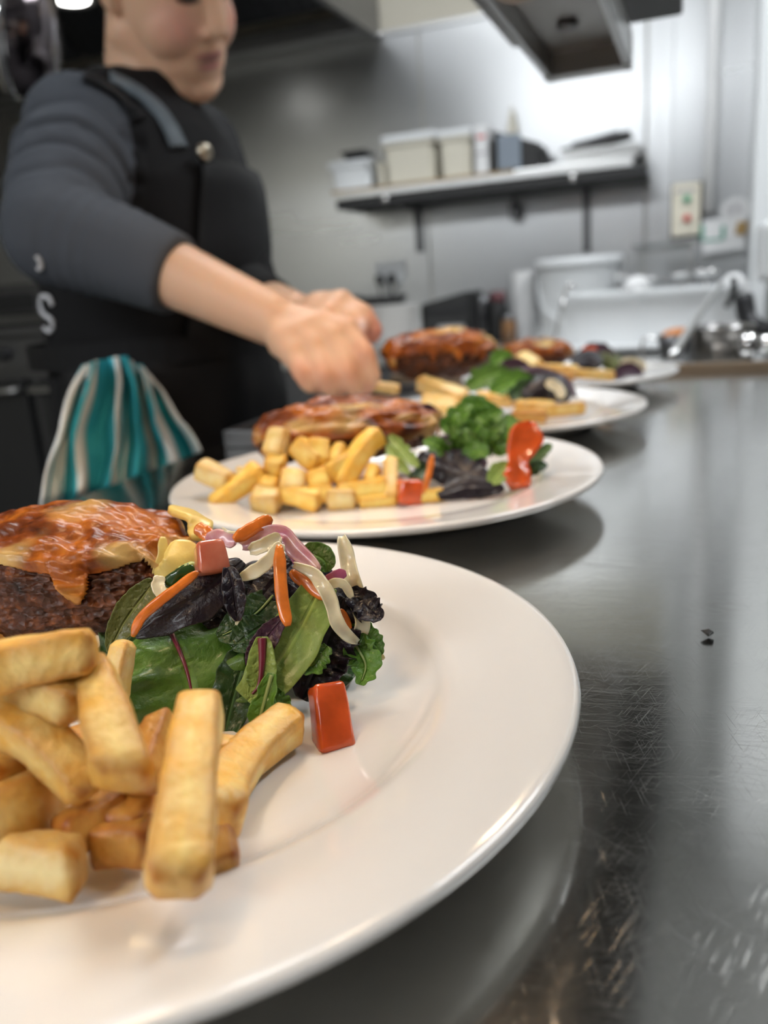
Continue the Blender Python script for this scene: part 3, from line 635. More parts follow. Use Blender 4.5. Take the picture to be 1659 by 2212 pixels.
leaf('rocket_leaf', A((588, 1455, .2480), (570, 1520, .2440), (555, 1580, .2410), (548, 1640, .2370)), .0042, M['arugula'], 'narrow bright green leaf hanging between the chips and the red tomato cube', ruf=.25, rf=3, lobes=.35, lf=3, cup=.35, seed=4, rib='rib_green', group=S, ribw=.0007)
leaf('spinach_leaf', A((592, 1285, .268), (560, 1320, .264), (515, 1355, .262), (470, 1378, .261)), .0075, M['leaf_deep'], 'glossy deep green leaf above the broad crimson-veined leaf', ruf=.08, cup=.15, seed=7, rib='rib_green', group=S, ribw=.0005)
leaf('spinach_leaf', A((575, 1345, .262), (540, 1370, .260), (500, 1400, .2595)), .0065, M['leaf_deep'], 'small deep green leaf with a drop of dressing beside the broad crimson-veined leaf', ruf=.1, cup=.2, seed=17, group=S)
leaf('red_lettuce_leaf', A((525, 1212, .268), (478, 1250, .262), (420, 1290, .2595), (350, 1330, .2595), (290, 1372, .261)), .0085, M['leaf_purple'], 'purple black lettuce leaf folded under the bent carrot strip', ruf=.18, rf=3, cup=-.25, seed=3, group=S)
leaf('red_lettuce_leaf', A((492, 1225, .257), (503, 1268, .2545), (508, 1305, .2535), (514, 1342, .253)), .0038, M['leaf_purple'], 'thin purple black leaf tip hanging down in the centre of the salad', ruf=.35, rf=4, cup=.5, seed=6, group=S)
leaf('curly_lettuce_leaf', A((745, 1290, .270), (718, 1360, .266), (690, 1430, .262), (650, 1510, .2585)), .0120, M['leaf_purple'], 'frilly near-black lettuce leaf right of the long pale green leaf', ruf=.55, rf=7, lobes=.25, lf=9, cup=.2, seed=9, group=S)
leaf('curly_lettuce_leaf', A((640, 1210, .276), (600, 1250, .270), (560, 1300, .266), (545, 1360, .264)), .012, M['leaf_purple'], 'dark ruffled lettuce leaf under the red cabbage at the top of the salad', ruf=.4, rf=5, lobes=.2, lf=7, cup=-.2, seed=12, group=S)
leaf('curly_lettuce_leaf', A((752, 1278, .270), (780, 1300, .267), (805, 1325, .264), (826, 1336, .262)), .0058, M['leaf_purple'], 'black frilly lettuce tip sticking out to the right of the hanging white cabbage', ruf=.5, rf=4, lobes=.35, lf=4, cup=.3, seed=14, group=S)
leaf('frisee_leaf', A((752, 1375, .266), (775, 1405, .264), (790, 1440, .262), (778, 1480, .259)), .0068, M['arugula'], 'jagged bright green leaf touching the bare plate below the hanging white cabbage', ruf=.2, rf=3, lobes=.45, lf=4, cup=.25, seed=10, rib='rib_green', group=S, ribw=.0006)
leaf('frisee_leaf', A((762, 1345, .267), (785, 1365, .266), (808, 1392, .265), (824, 1415, .264)), .0045, M['leaf'], 'small jagged green leaf tip at the right of the salad pointing at the plate well', ruf=.2, lobes=.35, lf=3, cup=.2, seed=11, group=S)
leaf('frisee_leaf', A((708, 1395, .2585), (690, 1420, .2570), (672, 1440, .2565), (655, 1432, .2565)), .0048, M['leaf'], 'little lobed green leaf lying on the frilly near-black lettuce', ruf=.3, lobes=.45, lf=4, cup=.3, seed=13, group=S)
leaf('spinach_leaf', A((650, 1200, .281), (675, 1198, .2795), (700, 1212, .278), (706, 1236, .277)), .0052, M['leaf'], 'rounded green leaf at the top of the salad behind the pink cabbage', ruf=.06, cup=.2, seed=15, group=S)
leaf('olive_leaf', A((335, 1255, .272), (300, 1300, .269), (265, 1350, .2665), (235, 1410, .265)), .0055, M['olive'], 'dull olive leaf in the shade between the chicken and the bent carrot strip', ruf=.15, cup=.3, seed=16, group=S)
leaf('red_lettuce_leaf', A((612, 1335, .2575), (580, 1375, .2550), (555, 1412, .2535), (535, 1440, .2530)), .0042, M['leaf_plum'], 'plum coloured leaf folded over the crimson stem', ruf=.2, cup=.3, seed=18, group=S)
leaf('frisee_leaf', A((590, 1490, .252), (600, 1540, .2475), (588, 1590, .243)), .0050, M['leaf'], 'crinkled green leaf edge behind the narrow bright green leaf', ruf=.4, lobes=.3, lf=3, cup=.3, seed=19, group=S)
leaf('beet_leaf', A((545, 1395, .262), (520, 1450, .258), (498, 1530, .254), (480, 1610, .250)), .0075, M['leaf_deep'], 'dark green leaf tucked behind the right edge of the broad crimson-veined leaf', ruf=.3, rf=5, cup=.25, seed=20, group=S)
leaf('spinach_leaf', A((300, 1440, .262), (285, 1500, .257), (300, 1560, .253)), .0065, M['leaf_deep'], 'dark leaf behind the small upright chip', ruf=.2, cup=.2, seed=21, group=S)
# shaded leaves that fill the inside of the heap
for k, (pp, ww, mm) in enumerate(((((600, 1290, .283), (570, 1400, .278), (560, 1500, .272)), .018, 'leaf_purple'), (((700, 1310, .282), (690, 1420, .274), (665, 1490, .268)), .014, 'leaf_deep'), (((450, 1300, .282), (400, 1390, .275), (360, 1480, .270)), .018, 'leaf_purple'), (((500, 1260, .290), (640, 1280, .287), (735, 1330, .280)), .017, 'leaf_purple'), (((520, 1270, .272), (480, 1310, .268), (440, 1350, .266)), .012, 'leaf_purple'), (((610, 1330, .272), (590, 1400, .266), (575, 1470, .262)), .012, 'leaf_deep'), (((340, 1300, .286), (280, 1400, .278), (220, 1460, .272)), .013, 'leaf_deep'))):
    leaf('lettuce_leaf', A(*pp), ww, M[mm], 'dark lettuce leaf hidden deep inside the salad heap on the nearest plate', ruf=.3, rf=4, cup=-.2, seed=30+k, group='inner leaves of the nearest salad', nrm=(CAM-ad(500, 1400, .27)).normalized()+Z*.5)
# ================================================================== SHREDDED VEGETABLES
def carrot(pts, w, label, t=None, seed=0, twist=0): return ribbon('carrot_strip', pts, w, t or w*.75, M['carrot'], n=22, seed=seed, twist=twist, label=label, cat='carrot', group='carrot strips')
carrot(A((288, 1372, .256), (305, 1335, .254), (345, 1298, .253), (385, 1268, .254), (428, 1235, .256)), .0031, 'long bent carrot strip curving down over the purple leaf to the chips', seed=1)
carrot(A((505, 1166, .268), (545, 1142, .270), (586, 1119, .272)), .0044, 'straight carrot stick pointing up at the top of the nearest salad', seed=2)
carrot(A((603, 1180, .262), (605, 1235, .2585), (610, 1295, .2555), (622, 1352, .2530)), .0040, 'glossy carrot strip hanging down the front of the nearest salad', seed=3)
carrot(A((630, 1236, .268), (665, 1262, .2655), (705, 1292, .2630)), .0042, 'carrot strip lying slantwise behind the hanging carrot strip', seed=4)
carrot(A((425, 1140, .283), (445, 1152, .282), (456, 1166, .281)), .0050, 'orange carrot end poking out behind the cheesy end of the chicken', seed=5)
carrot(A((735, 1318, .268), (748, 1345, .266), (752, 1365, .265)), .0030, 'short carrot piece glimpsed through the loop of white cabbage', seed=6)
def cab(pts, w, label, m='cabbage_white', t=.0009, seed=0, twist=0, wav=0, curl=.1): return ribbon('cabbage_shred', pts, w, t, M[m], n=30, seed=seed, twist=twist, wav=wav, curl=curl, label=label, cat='cabbage', group='cabbage shreds on the nearest salad')
cab(A((745, 1160, .2775), (752, 1215, .274), (770, 1280, .270), (778, 1340, .267), (772, 1392, .264)), .0056, 'broad cream cabbage shred standing up and hanging down the right of the salad', seed=1, twist=.16, wav=.0010, curl=.22)
cab(A((640, 1215, .264), (690, 1250, .260), (715, 1300, .258), (728, 1350, .258), (770, 1390, .2615)), .0046, 'white cabbage shred looping down across the right of the salad', seed=2, twist=.26, wav=.0007, curl=.2)
cab(A((540, 1190, .266), (572, 1176, .265), (606, 1158, .266)), .0046, 'short white cabbage shred beside the upright carrot stick', seed=3, curl=.25)
cab(A((520, 1248, .259), (560, 1228, .258), (590, 1200, .260), (608, 1175, .263)), .0044, 'curved cream cabbage shred left of the hanging carrot strip', seed=4)
cab(A((345, 1245, .268), (342, 1268, .266), (356, 1290, .265)), .0042, 'little white onion shred between the chicken and the bent carrot strip', seed=5)
cab(A((480, 1140, .275), (500, 1150, .274), (560, 1148, .274)), .0009, 'hair-thin sprout lying by the upright carrot stick', seed=6, t=.0006)
cab(A((775, 1365, .2665), (800, 1395, .2655), (830, 1424, .2645)), .0022, 'thin translucent cabbage sliver resting on the plate right of the salad', seed=7, t=.0006)
cab(A((500, 1330, .255), (515, 1338, .2540), (520, 1322, .2545), (510, 1350, .253)), .0016, 'tiny curl of white onion hanging in the middle of the salad', seed=8, t=.001)
cab(A((525, 1178, .274), (560, 1160, .272), (610, 1155, .270), (640, 1190, .268), (690, 1232, .265)), .0058, 'pink red-cabbage strip arching over the top of the salad', m='cabbage_pink', seed=9, curl=.3, t=.0014)
cab(A((700, 1262, .2655), (722, 1245, .2645), (748, 1238, .2645)), .0036, 'violet cabbage scrap between the looping and the standing cream shreds', m='cabbage_red', seed=10, t=.0014)
cab(A((450, 1170, .279), (475, 1160, .277), (510, 1172, .275)), .0055, 'purple-edged cabbage piece behind the pale tomato cube', m='cabbage_pink', seed=11, t=.0016)
cab(A((620, 1180, .272), (650, 1215, .270), (668, 1250, .268)), .0042, 'dark violet cabbage strip under the pink strip at the top of the salad', m='cabbage_red', seed=12, t=.0014)
cab(A((680, 1290, .264), (715, 1262, .262), (742, 1262, .262), (760, 1290, .263)), .0030, 'white cabbage scrap crossing below the violet scrap', seed=13)
def cube(name, c, ax, ay, s, m, label, cat, seed=0, top=None, mats=None, grp=None):
    """diced vegetable: rounded wedge, the skin side takes the second material"""
    X = Vector(ax).normalized(); Y = (Vector(ay)-X*Vector(ay).dot(X)).normalized(); W = X.cross(Y); bm = bmesh.new()
    add_box(bm, (-s[0]/2, -s[1]/2, -s[2]/2), (s[0]/2, s[1]/2, s[2]/2), min(s)*.16, seg=3)
    bmesh.ops.subdivide_edges(bm, edges=bm.edges, cuts=2, use_grid_fill=True)
    for v in bm.verts:
        p = v.co.copy(); k = 1+.18*p.y/s[1]; p.x *= k; p.z *= 1-.15*p.x/s[0]
        p += p.normalized()*min(s)*.06*nz(p*(1.5/min(s))+V(seed*7, 0, 0)); v.co = Vector(c)+X*p.x+Y*p.y+W*p.z
    o = bm_obj(name, bm, m, None, True, recenter=True); tag(o, label, cat, grp)
    return o
tx = ray(720, 1550).normalized()
cube('tomato_cube', ad(714, 1550, .2435), RT*.96+UP*.05+FW*.35, -UP*.9+RT*.30-FW*.25, (.0105, .0198, .0100), M['tomato'], 'red tomato cube lying on the bare plate right of the chips', 'tomato', 1, grp='diced tomato')
cube('tomato_cube', ad(455, 1205, .262), RT*.9+UP*.1+FW*.4, -UP*.9+RT*.1-FW*.2, (.0095, .0105, .009), M['tomato_pale'], 'pale pink tomato cube on top of the salad beside the chicken', 'tomato', 2, grp='diced tomato')
o = ribbon('cucumber_slice', A((362, 1262, .270), (388, 1243, .269), (420, 1226, .270)), .0048, .0042, M['cucumber'], n=20, label='dark green cucumber edge between the chicken and the pale tomato cube', cat='cucumber')
ribbon('flesh', A((366, 1252, .2705), (390, 1234, .2695), (421, 1217, .2705)), .0028, .0044, M['cucumber_in'], o, n=20)['label'] = 'pale cucumber flesh'
# ================================================================== SECOND PLATE
G2 = 'short chips on the second plate'
def D2(y): return .497+max(0, 1092-y)*.00012
for x0, y0, x1, y1, w, m, lb, kw in (
    (428, 1010, 497, 1043, 40, 'fry_pale', 'pale chip lying alone at the left edge of the second plate', {}),
    (458, 1092, 566, 1014, 42, 'fry', 'long golden chip leaning down to the left rim of the second plate', dict(taper=(.7, 1.05))),
    (607, 930, 589, 990, 44, 'fry_pale', 'pale chip standing tall at the top left of the second heap', {}),
    (640, 958, 690, 1004, 44, 'fry', 'chip right of the tall pale chip in the second heap', {}),
    (686, 952, 690, 1006, 44, 'fry', 'square ended chip at the top middle of the second heap', {}),
    (636, 1018, 628, 1066, 50, 'fry_pale', 'pale chip whose square cut end faces the camera in the second heap', {}),
    (575, 1000, 615, 1012, 44, 'fry', 'blurred golden chip below the tall pale chip', {}),
    (664, 1042, 712, 1030, 42, 'fry', 'orange chip end in the middle of the second heap', {}),
    (738, 958, 722, 1004, 34, 'fry', 'small pointed chip against the cheesy chicken of the second plate', dict(taper=(.6, 1.1))),
    (706, 1026, 770, 988, 42, 'fry', 'chip crossing the middle of the second heap upwards to the right', dict(taper=(1.1, .8))),
    (818, 938, 738, 1050, 42, 'fry', 'long curved chip leaning up to the salad side of the second heap', dict(bend=.004, taper=(1, .85))),
    (842, 990, 846, 1094, 27, 'fry_pale', 'upright thin chip at the right end of the second heap by the red tomato', {}),
    (728, 1070, 836, 1050, 42, 'fry', 'broad chip lying across the lower right of the second heap', {}),
    (606, 1064, 694, 1094, 40, 'fry', 'chip sloping down the lower middle of the second heap', dict(taper=(.8, 1.1))),
    (545, 1074, 606, 1088, 46, 'fry_pale', 'stubby pale chip at the foot of the second heap, left side', {}),
    (706, 1082, 770, 1082, 40, 'fry_pale', 'pale chip whose end faces the camera at the foot of the second heap, right side', {}),
    (776, 1094, 858, 1086, 24, 'fry', 'thin chip lying flat at the foot of the upright thin chip', {}),
    (866, 1086, 962, 1080, 26, 'fry', 'single flat chip lying apart in front of the dark salad leaf', {}),
    (510, 1022, 562, 1030, 26, 'fry_pale', 'half hidden pale chip behind the long golden leaning chip', {}),
    (812, 1006, 796, 1040, 26, 'fry', 'chip peeping out right of the long curved chip', {}),
    (560, 1044, 600, 1052, 34, 'fry', 'shaded chip inside the second heap, left', {}),
    (660, 1070, 720, 1066, 34, 'fry', 'shaded chip inside the second heap, middle', {})):
    d0, dd1 = D2(y0), D2(y1); a, b = ad(x0, y0, d0), ad(x1, y1, dd1)
    for p in (a, b): p.z = max(p.z, ZF+w*.5*.5/FPX)
    fry(a, b, w*.56/FPX, m={'fry': 'fry_yellow'}.get(m, m), label=lb, group=G2, **kw)
ck2 = chicken(ad(752, 932, .552), ad(960, 905, .565)-ad(560, 960, .545), (.062, .034, .018), 'crumbed chicken fillet with orange melted cheese behind the chips of the second plate', seed=7, drip=6, cov=.05, rough=2.6)
ribbon('cheese_shred', [ad(600, 915, .545), ad(630, 905, .545), ad(650, 890, .546)], .006, .002, M['cheese'], ck2, seed=4)
S2 = 'salad on the second plate'
def leafy(list_, grp, **kw):
    for pts, w, m, lb, k in list_:
        kk = dict(kw); kk.update(k); leaf(kk.pop('name', 'salad_leaf'), A(*pts), w, M[m], lb, group=grp, nu=24, nv=13, **kk)
leafy((
    (((900, 985, .525), (960, 1005, .510), (1020, 1030, .500), (1085, 1062, .492)), .013, 'leaf_purple', 'dark purple leaf spread low across the salad of the second plate', dict(ruf=.35, cup=-.2, seed=1)),
    (((945, 1070, .492), (1000, 1052, .494), (1050, 1050, .494), (1090, 1056, .494)), .008, 'leaf_purple', 'smooth black purple leaf touching the rim of the second plate', dict(ruf=.15, cup=-.3, seed=2)),
    (((930, 960, .535), (990, 985, .520), (1050, 1010, .508)), .014, 'leaf_plum', 'wine dark leaf in the middle of the second salad', dict(ruf=.4, seed=3)),
    (((955, 930, .540), (1010, 895, .540), (1075, 880, .542)), .012, 'arugula', 'feathery green leaf at the top left of the second salad', dict(ruf=.3, lobes=.5, lf=5, seed=4)),
    (((1010, 960, .525), (1040, 915, .527), (1085, 885, .532)), .012, 'arugula', 'feathery green leaf rising at the centre of the second salad', dict(ruf=.35, lobes=.5, lf=5, seed=5)),
    (((1075, 985, .515), (1095, 940, .518), (1100, 895, .525)), .010, 'arugula', 'bright jagged leaf beside the tall tomato wedge', dict(ruf=.3, lobes=.5, lf=4, seed=6)),
    (((1000, 990, .515), (1030, 975, .512), (1055, 985, .508)), .008, 'arugula', 'small light green leaf lying on the dark leaves of the second salad', dict(ruf=.3, lobes=.4, lf=3, seed=7)),
    (((1060, 1045, .495), (1080, 1020, .497), (1100, 1000, .500)), .007, 'leaf_light', 'pale green leaf at the foot of the tall tomato wedge', dict(ruf=.25, seed=8)),
    (((1140, 1010, .505), (1160, 985, .510), (1192, 960, .515)), .006, 'leaf', 'green tip poking out right of the tall tomato wedge', dict(ruf=.3, lobes=.5, lf=3, seed=9)),
    (((1135, 1030, .500), (1160, 1010, .500), (1182, 1003, .502)), .005, 'leaf_deep', 'dark green tip low to the right of the tall tomato wedge', dict(ruf=.3, lobes=.4, lf=3, seed=10)),
    (((930, 1000, .520), (905, 1030, .510), (920, 1060, .500)), .007, 'leaf_deep', 'dark green leaf behind the thin carrot stick', dict(ruf=.35, lobes=.4, lf=3, seed=11)),
    (((840, 940, .522), (870, 975, .515), (905, 1010, .508)), .006, 'leaf_light', 'pale stringy green leaf between the chips and the second salad', dict(ruf=.3, lobes=.5, lf=5, seed=12)),
    (((835, 960, .518), (860, 1000, .510), (885, 1025, .505)), .005, 'leaf_light', 'lower pale stringy leaf beside the upright thin chip', dict(ruf=.3, lobes=.5, lf=5, seed=13)),
    (((890, 930, .545), (920, 905, .548), (950, 890, .550)), .011, 'leaf_plum', 'red brown leaf leaning on the end of the second chicken', dict(ruf=.25, seed=14)),
    (((980, 905, .548), (1030, 880, .550), (1000, 860, .556)), .010, 'leaf', 'green leaf topping the second salad beneath the pale chips of the third plate', dict(ruf=.3, lobes=.5, lf=4, seed=15)),
    (((1045, 955, .530), (1085, 930, .532), (1130, 915, .535)), .010, 'leaf', 'green leaf fanning out behind the tall tomato wedge', dict(ruf=.3, lobes=.5, lf=4, seed=16))), S2)
ribbon('tomato_wedge', A((1146, 918, .508), (1134, 950, .505), (1122, 990, .502), (1118, 1025, .500), (1108, 1054, .496)), .0185, .0095, M['tomato'], n=30, seed=4, curl=.18, taper=lambda f: (.72+.35*math.sin(PI*min(1, f*1.9))*(f < .55)+.45*max(0, f-.62)**.8)*min(1, 6*f+.25)*min(1, (1-f)*7+.3), label='tall red tomato wedge standing at the right of the second salad', cat='tomato')
rr = random.Random(5)
for k in range(12):
    bx_, by_ = rr.uniform(965, 1085), rr.uniform(900, 985); a0 = rr.uniform(-2.6, -.4); ln = rr.uniform(45, 75)
    leaf('rocket_leaf', A((bx_, by_, .524), (bx_+ln*.5*math.cos(a0), by_+ln*.5*math.sin(a0), .515), (bx_+ln*math.cos(a0), by_+ln*.85*math.sin(a0), .518)), rr.uniform(.0055, .008), M[rr.choice(['arugula', 'arugula', 'leaf'])], 'jagged bright green leaf in the heap of greens on the second plate', group='rocket leaves on the second plate', ruf=.35, lobes=.75, lf=rr.choice([4, 5]), cup=.3, seed=40+k, nu=30, nv=13)
cube('tomato_cube', ad(884, 1062, .497), RT*.95+FW*.3, -UP*.95+FW*.1, (.0150, .0150, .013), M['tomato'], 'red tomato cube at the right end of the chips on the second plate', 'tomato', 6, grp='diced tomato')
carrot(A((934, 984, .500), (926, 1025, .497), (914, 1068, .494)), .0040, 'thin carrot stick standing in front of the dark leaves of the second plate', seed=8)
# ================================================================== THIRD PLATE
G3 = 'chips on the third plate'
def chips(lst, grp, d_of):
    for x0, y0, x1, y1, w, m, lb in lst:
        a, b = ad(x0, y0, d_of(y0)), ad(x1, y1, d_of(y1))
        for p in (a, b): p.z = max(p.z, ZF+w*.5*d_of(y0)/FPX)
        fry(a, b, w*d_of((y0+y1)/2)/FPX, m=m, label=lb, group=grp)
chips(((905, 826, 1008, 862, 34, 'fry_pale', 'pale yellow chip on top of the chips of the third plate'),
       (912, 868, 990, 880, 36, 'fry_pale', 'pale yellow chip just beneath the topmost pale chip of the third plate'),
       (1030, 862, 1110, 862, 30, 'fry', 'golden chip in the middle of the third plate behind the green leaves'),
       (1112, 874, 1200, 884, 30, 'fry', 'golden chip lying near the front rim of the third plate'),
       (1150, 893, 1262, 880, 28, 'fry', 'long golden chip at the right front of the third plate'),
       (1105, 900, 1180, 898, 26, 'fry_brown', 'lowest chip at the front rim of the third plate'),
       (800, 832, 862, 842, 20, 'fry_pale', 'small pale chip under the fingers at the left of the third plate')), G3, lambda y: .700+(905-y)*.0009)
chicken(ad(952, 766, .80), ad(1060, 760, .81)-ad(840, 780, .79), (.056, .036, .0215), 'crumbed chicken with orange cheese on the third plate, beside the fingers', seed=11, drip=5, cov=.25, rough=2)
S3 = 'salad on the third plate'
leafy((
    (((1010, 840, .745), (1050, 815, .748), (1100, 800, .752)), .014, 'leaf', 'green leaf beside the chicken of the third plate', dict(ruf=.3, lobes=.5, lf=4, seed=21)),
    (((1060, 850, .735), (1110, 825, .738), (1150, 820, .742)), .014, 'arugula', 'bright jagged leaf in the middle of the third salad', dict(ruf=.3, lobes=.5, lf=4, seed=22)),
    (((1100, 860, .725), (1145, 840, .728), (1180, 850, .728)), .012, 'leaf_deep', 'deep green leaf low in the third salad', dict(ruf=.3, lobes=.4, lf=4, seed=23)),
    (((1130, 858, .722), (1180, 830, .722), (1232, 862, .716)), .015, 'leaf_purple', 'rounded black purple leaf at the right of the third salad', dict(ruf=.15, cup=-.5, seed=24)),
    (((1085, 815, .755), (1150, 800, .750), (1215, 820, .742), (1245, 858, .73)), .006, 'leaf_plum', 'thin wine red leaf edge arching over the third salad', dict(ruf=.2, cup=-.4, seed=25)),
    (((1060, 790, .765), (1085, 775, .768), (1110, 780, .77)), .010, 'arugula', 'small bright leaf next to the right end of the chicken of the third plate', dict(ruf=.3, seed=26)),
    (((1070, 810, .76), (1110, 795, .762), (1150, 800, .765)), .010, 'leaf_plum', 'purple leaf behind the green leaves of the third plate', dict(ruf=.3, seed=27))), S3)
cab(A((1180, 825, .715), (1205, 838, .712), (1215, 860, .710)), .009, 'white onion piece lying on the rounded black purple leaf', seed=20, t=.002)
# ================================================================== FOURTH PLATE
chips(((1125, 772, 1165, 795, 30, 'fry_pale', 'pale yellow chip leaning on the chicken of the fourth plate'),
       (1165, 798, 1250, 802, 24, 'fry', 'golden chip across the front of the fourth plate'),
       (1232, 806, 1328, 812, 20, 'fry', 'long golden chip at the right front of the fourth plate'),
       (1180, 812, 1240, 814, 18, 'fry_brown', 'brown chip lowest at the front of the fourth plate')), 'chips on the fourth plate', lambda y: .905+(815-y)*.0012)
chicken(ad(1158, 768, 1.02), ad(1230, 764, 1.02)-ad(1085, 775, 1.01), (.044, .035, .018), 'small looking crumbed chicken on the fourth plate, farthest of all', seed=15, drip=5, sub=5, cov=.1, rough=2)
S4 = 'salad on the fourth plate'
leafy((
    (((1240, 790, .965), (1270, 775, .970), (1300, 790, .965)), .016, 'leaf_purple', 'dark leaf in the middle of the fourth salad', dict(ruf=.3, cup=-.4, seed=31)),
    (((1290, 770, .985), (1325, 780, .98), (1345, 810, .965)), .013, 'olive', 'brown green leaf drooping at the right of the fourth salad', dict(ruf=.35, cup=-.4, seed=32)),
    (((1325, 818, .945), (1355, 800, .945), (1390, 806, .945)), .010, 'leaf_plum', 'purple leaf lying at the right end of the fourth plate', dict(ruf=.3, seed=33)),
    (((1250, 770, .99), (1290, 757, .99), (1330, 768, .985)), .012, 'leaf_plum', 'red leaf on top of the fourth salad', dict(ruf=.4, lobes=.3, seed=34))), S4)
cube('tomato_cube', ad(1272, 768, .985), RT, -UP+RT*.4, (.018, .020, .014), M['tomato'], 'red tomato cube on the salad of the fourth plate', 'tomato', 8, grp='diced tomato')
cab(A((1340, 790, .96), (1365, 782, .96), (1395, 795, .955)), .012, 'white cabbage shred at the right end of the fourth plate', seed=21, t=.003)
# ------------------------------------------------------------------ scraps tray left of the third plate
tp = az(640, 885, TOP)
tr = empty('scrap_tray', V(-.335, .80, TOP), 'shallow steel tray with crumbs under the reaching hand', 'tray')
bm = bmesh.new(); add_box(bm, (-.415, .66, TOP+.0005), (-.300, .98, TOP+.003), .001)
for lo, hi in (((-.415, .66, TOP+.002), (-.411, .98, TOP+.016)), ((-.304, .66, TOP+.002), (-.300, .98, TOP+.016)), ((-.411, .66, TOP+.002), (-.304, .664, TOP+.016)), ((-.411, .976, TOP+.002), (-.304, .98, TOP+.016))): add_box(bm, lo, hi, .001)
bm_obj('tray_body', bm, M['steel_dark'], tr)
for k, (x, y, s) in enumerate(((-.385, .70, .013), (-.360, .74, .010), (-.33, .70, .011), (-.35, .80, .014), (-.39, .78, .009))):
    bm = bmesh.new(); vs_ = add_ellipsoid(bm, (x, y, TOP+.003+s*.35), (s, s*.7, s*.42), sub=3)
    for v in vs_: v.co += (v.co-V(x, y, TOP+.008))*(.35*nz(v.co, 160))
    tag(bm_obj('chicken_crumb', bm, M['sauce'], None, True, True), 'orange crumb of chicken in the shallow steel tray under the hand', 'crumb', 'crumbs in the steel tray')
# ================================================================== BACK WALL: SHELF AND WHAT STANDS ON IT
sy0 = 2.60; sxa, sxb = aY(718, 428, sy0).x, aY(1368, 352, sy0).x; sz = 1.342
sh = empty('wall_shelf', ((sxa+sxb)/2, 2.72, sz-.03), 'long steel wall shelf loaded with boxes and trays', 'shelf')
bm = bmesh.new(); add_box(bm, (sxa, sy0, sz-.026), (sxb, WY-.008, sz), .002); bm_obj('board', bm, M['steel'], sh)
bm = bmesh.new(); add_box(bm, (sxa, sy0-.004, sz-.006), (sxb-.34, sy0-.0005, sz+.003)); bm_obj('edge_strip', bm, M['wood'], sh)['label'] = 'pale wooden edge strip'
bm = bmesh.new(); add_box(bm, (sxa+.01, sy0+.004, sz-.055), (sxb+.03, WY-.01, sz-.027), .003); bm_obj('underside_frame', bm, M['matt_black'], sh)
for px in (905, 1268):
    x = aY(px, 470, WY).x; zb = aY(px, 545, WY).z
    bm = bmesh.new(); add_box(bm, (x-.011, WY-.022, zb), (x+.011, WY-.007, sz-.028), .002); add_box(bm, (x-.009, sy0+.06, sz-.066), (x+.009, WY-.008, sz-.05)); bm_obj('bracket', bm, M['steel_dark'], sh)
for px, py in ((832, 434), (1237, 388)):
    p = aY(px, py, sy0+.0); bm = bmesh.new(); add_ellipsoid(bm, (p.x, sy0-.002, sz-.04), (.012, .008, .012), sub=3); bm_obj('screw_cap', bm, M['chrome'], sh, True)
def sx_(px, py, Y=2.66): return aY(px, py, Y).x
def tub(name, xa, xb, y0, y1, z0, h, m, label, cat, lid=None, group=None, flare=.012, lidm=None):
    r = empty(name, ((xa+xb)/2, (y0+y1)/2, z0), label, cat, group); t = .003
    bm = bmesh.new(); lo = [(xa+flare, y0+flare), (xb-flare, y0+flare), (xb-flare, y1-flare), (xa+flare, y1-flare)]; hi = [(xa, y0), (xb, y0), (xb, y1), (xa, y1)]
    b0 = [bm.verts.new((x, y, z0)) for x, y in lo]; b1 = [bm.verts.new((x, y, z0+h)) for x, y in hi]
    cxm, cym = (xa+xb)/2, (y0+y1)/2; sh_ = lambda x, y, k: (cxm+(x-cxm)*k, cym+(y-cym)*k)
    i1 = [bm.verts.new((*sh_(x, y, .955), z0+h)) for x, y in hi]; i0 = [bm.verts.new((*sh_(x, y, .95), z0+t)) for x, y in lo]
    bm.faces.new(b0[::-1]); bm.faces.new(i0)
    for a, b in ((b0, b1), (b1, i1), (i1, i0)):
        for k in range(4): bm.faces.new((a[k], a[(k+1) % 4], b[(k+1) % 4], b[k]))
    bmesh.ops.bevel(bm, geom=[e for e in bm.edges if abs(e.verts[0].co.z-e.verts[1].co.z) > h*.5], offset=min(.012, (xb-xa)*.1), segments=3, affect='EDGES')
    bm_obj('body', bm, m, r)
    bm = bmesh.new(); add_box(bm, (xa-.004, y0-.004, z0+h-.012), (xb+.004, y0, z0+h-.002), .001); add_box(bm, (xa-.004, y1, z0+h-.012), (xb+.004, y1+.004, z0+h-.002), .001)
    add_box(bm, (xa-.004, y0, z0+h-.012), (xa, y1, z0+h-.002), .001); add_box(bm, (xb, y0, z0+h-.012), (xb+.004, y1, z0+h-.002), .001); bm_obj('rim', bm, m, r)
    if lid:
        bm = bmesh.new(); add_box(bm, (xa-.006, y0-.006, z0+h), (xb+.006, y1+.006, z0+h+lid), .006, seg=3); add_box(bm, (xa+.02, y0+.02, z0+h+lid-.002), (xb-.02, y1-.02, z0+h+lid+.004), .003); bm_obj('lid', bm, lidm or m, r)
    return r
tub('storage_box', sx_(722, 390), sx_(808, 390), 2.63, 2.76, sz, .085, M['white_plastic'], 'low white plastic box at the left end of the wall shelf', 'box', .008)
bx = sx_(765, 350); bt = empty('black_tray', (bx, 2.70, sz+.099), 'small black tray lying on the low white box on the shelf', 'tray')
bm = bmesh.new(); add_box(bm, (bx-.035, 2.66, sz+.099), (bx+.035, 2.74, sz+.118), .004); bm_obj('base', bm, M['black_plastic'], bt); bm = bmesh.new(); add_box(bm, (bx-.045, 2.65, sz+.118), (bx+.045, 2.75, sz+.124), .002); bm_obj('rim', bm, M['black_plastic'], bt)
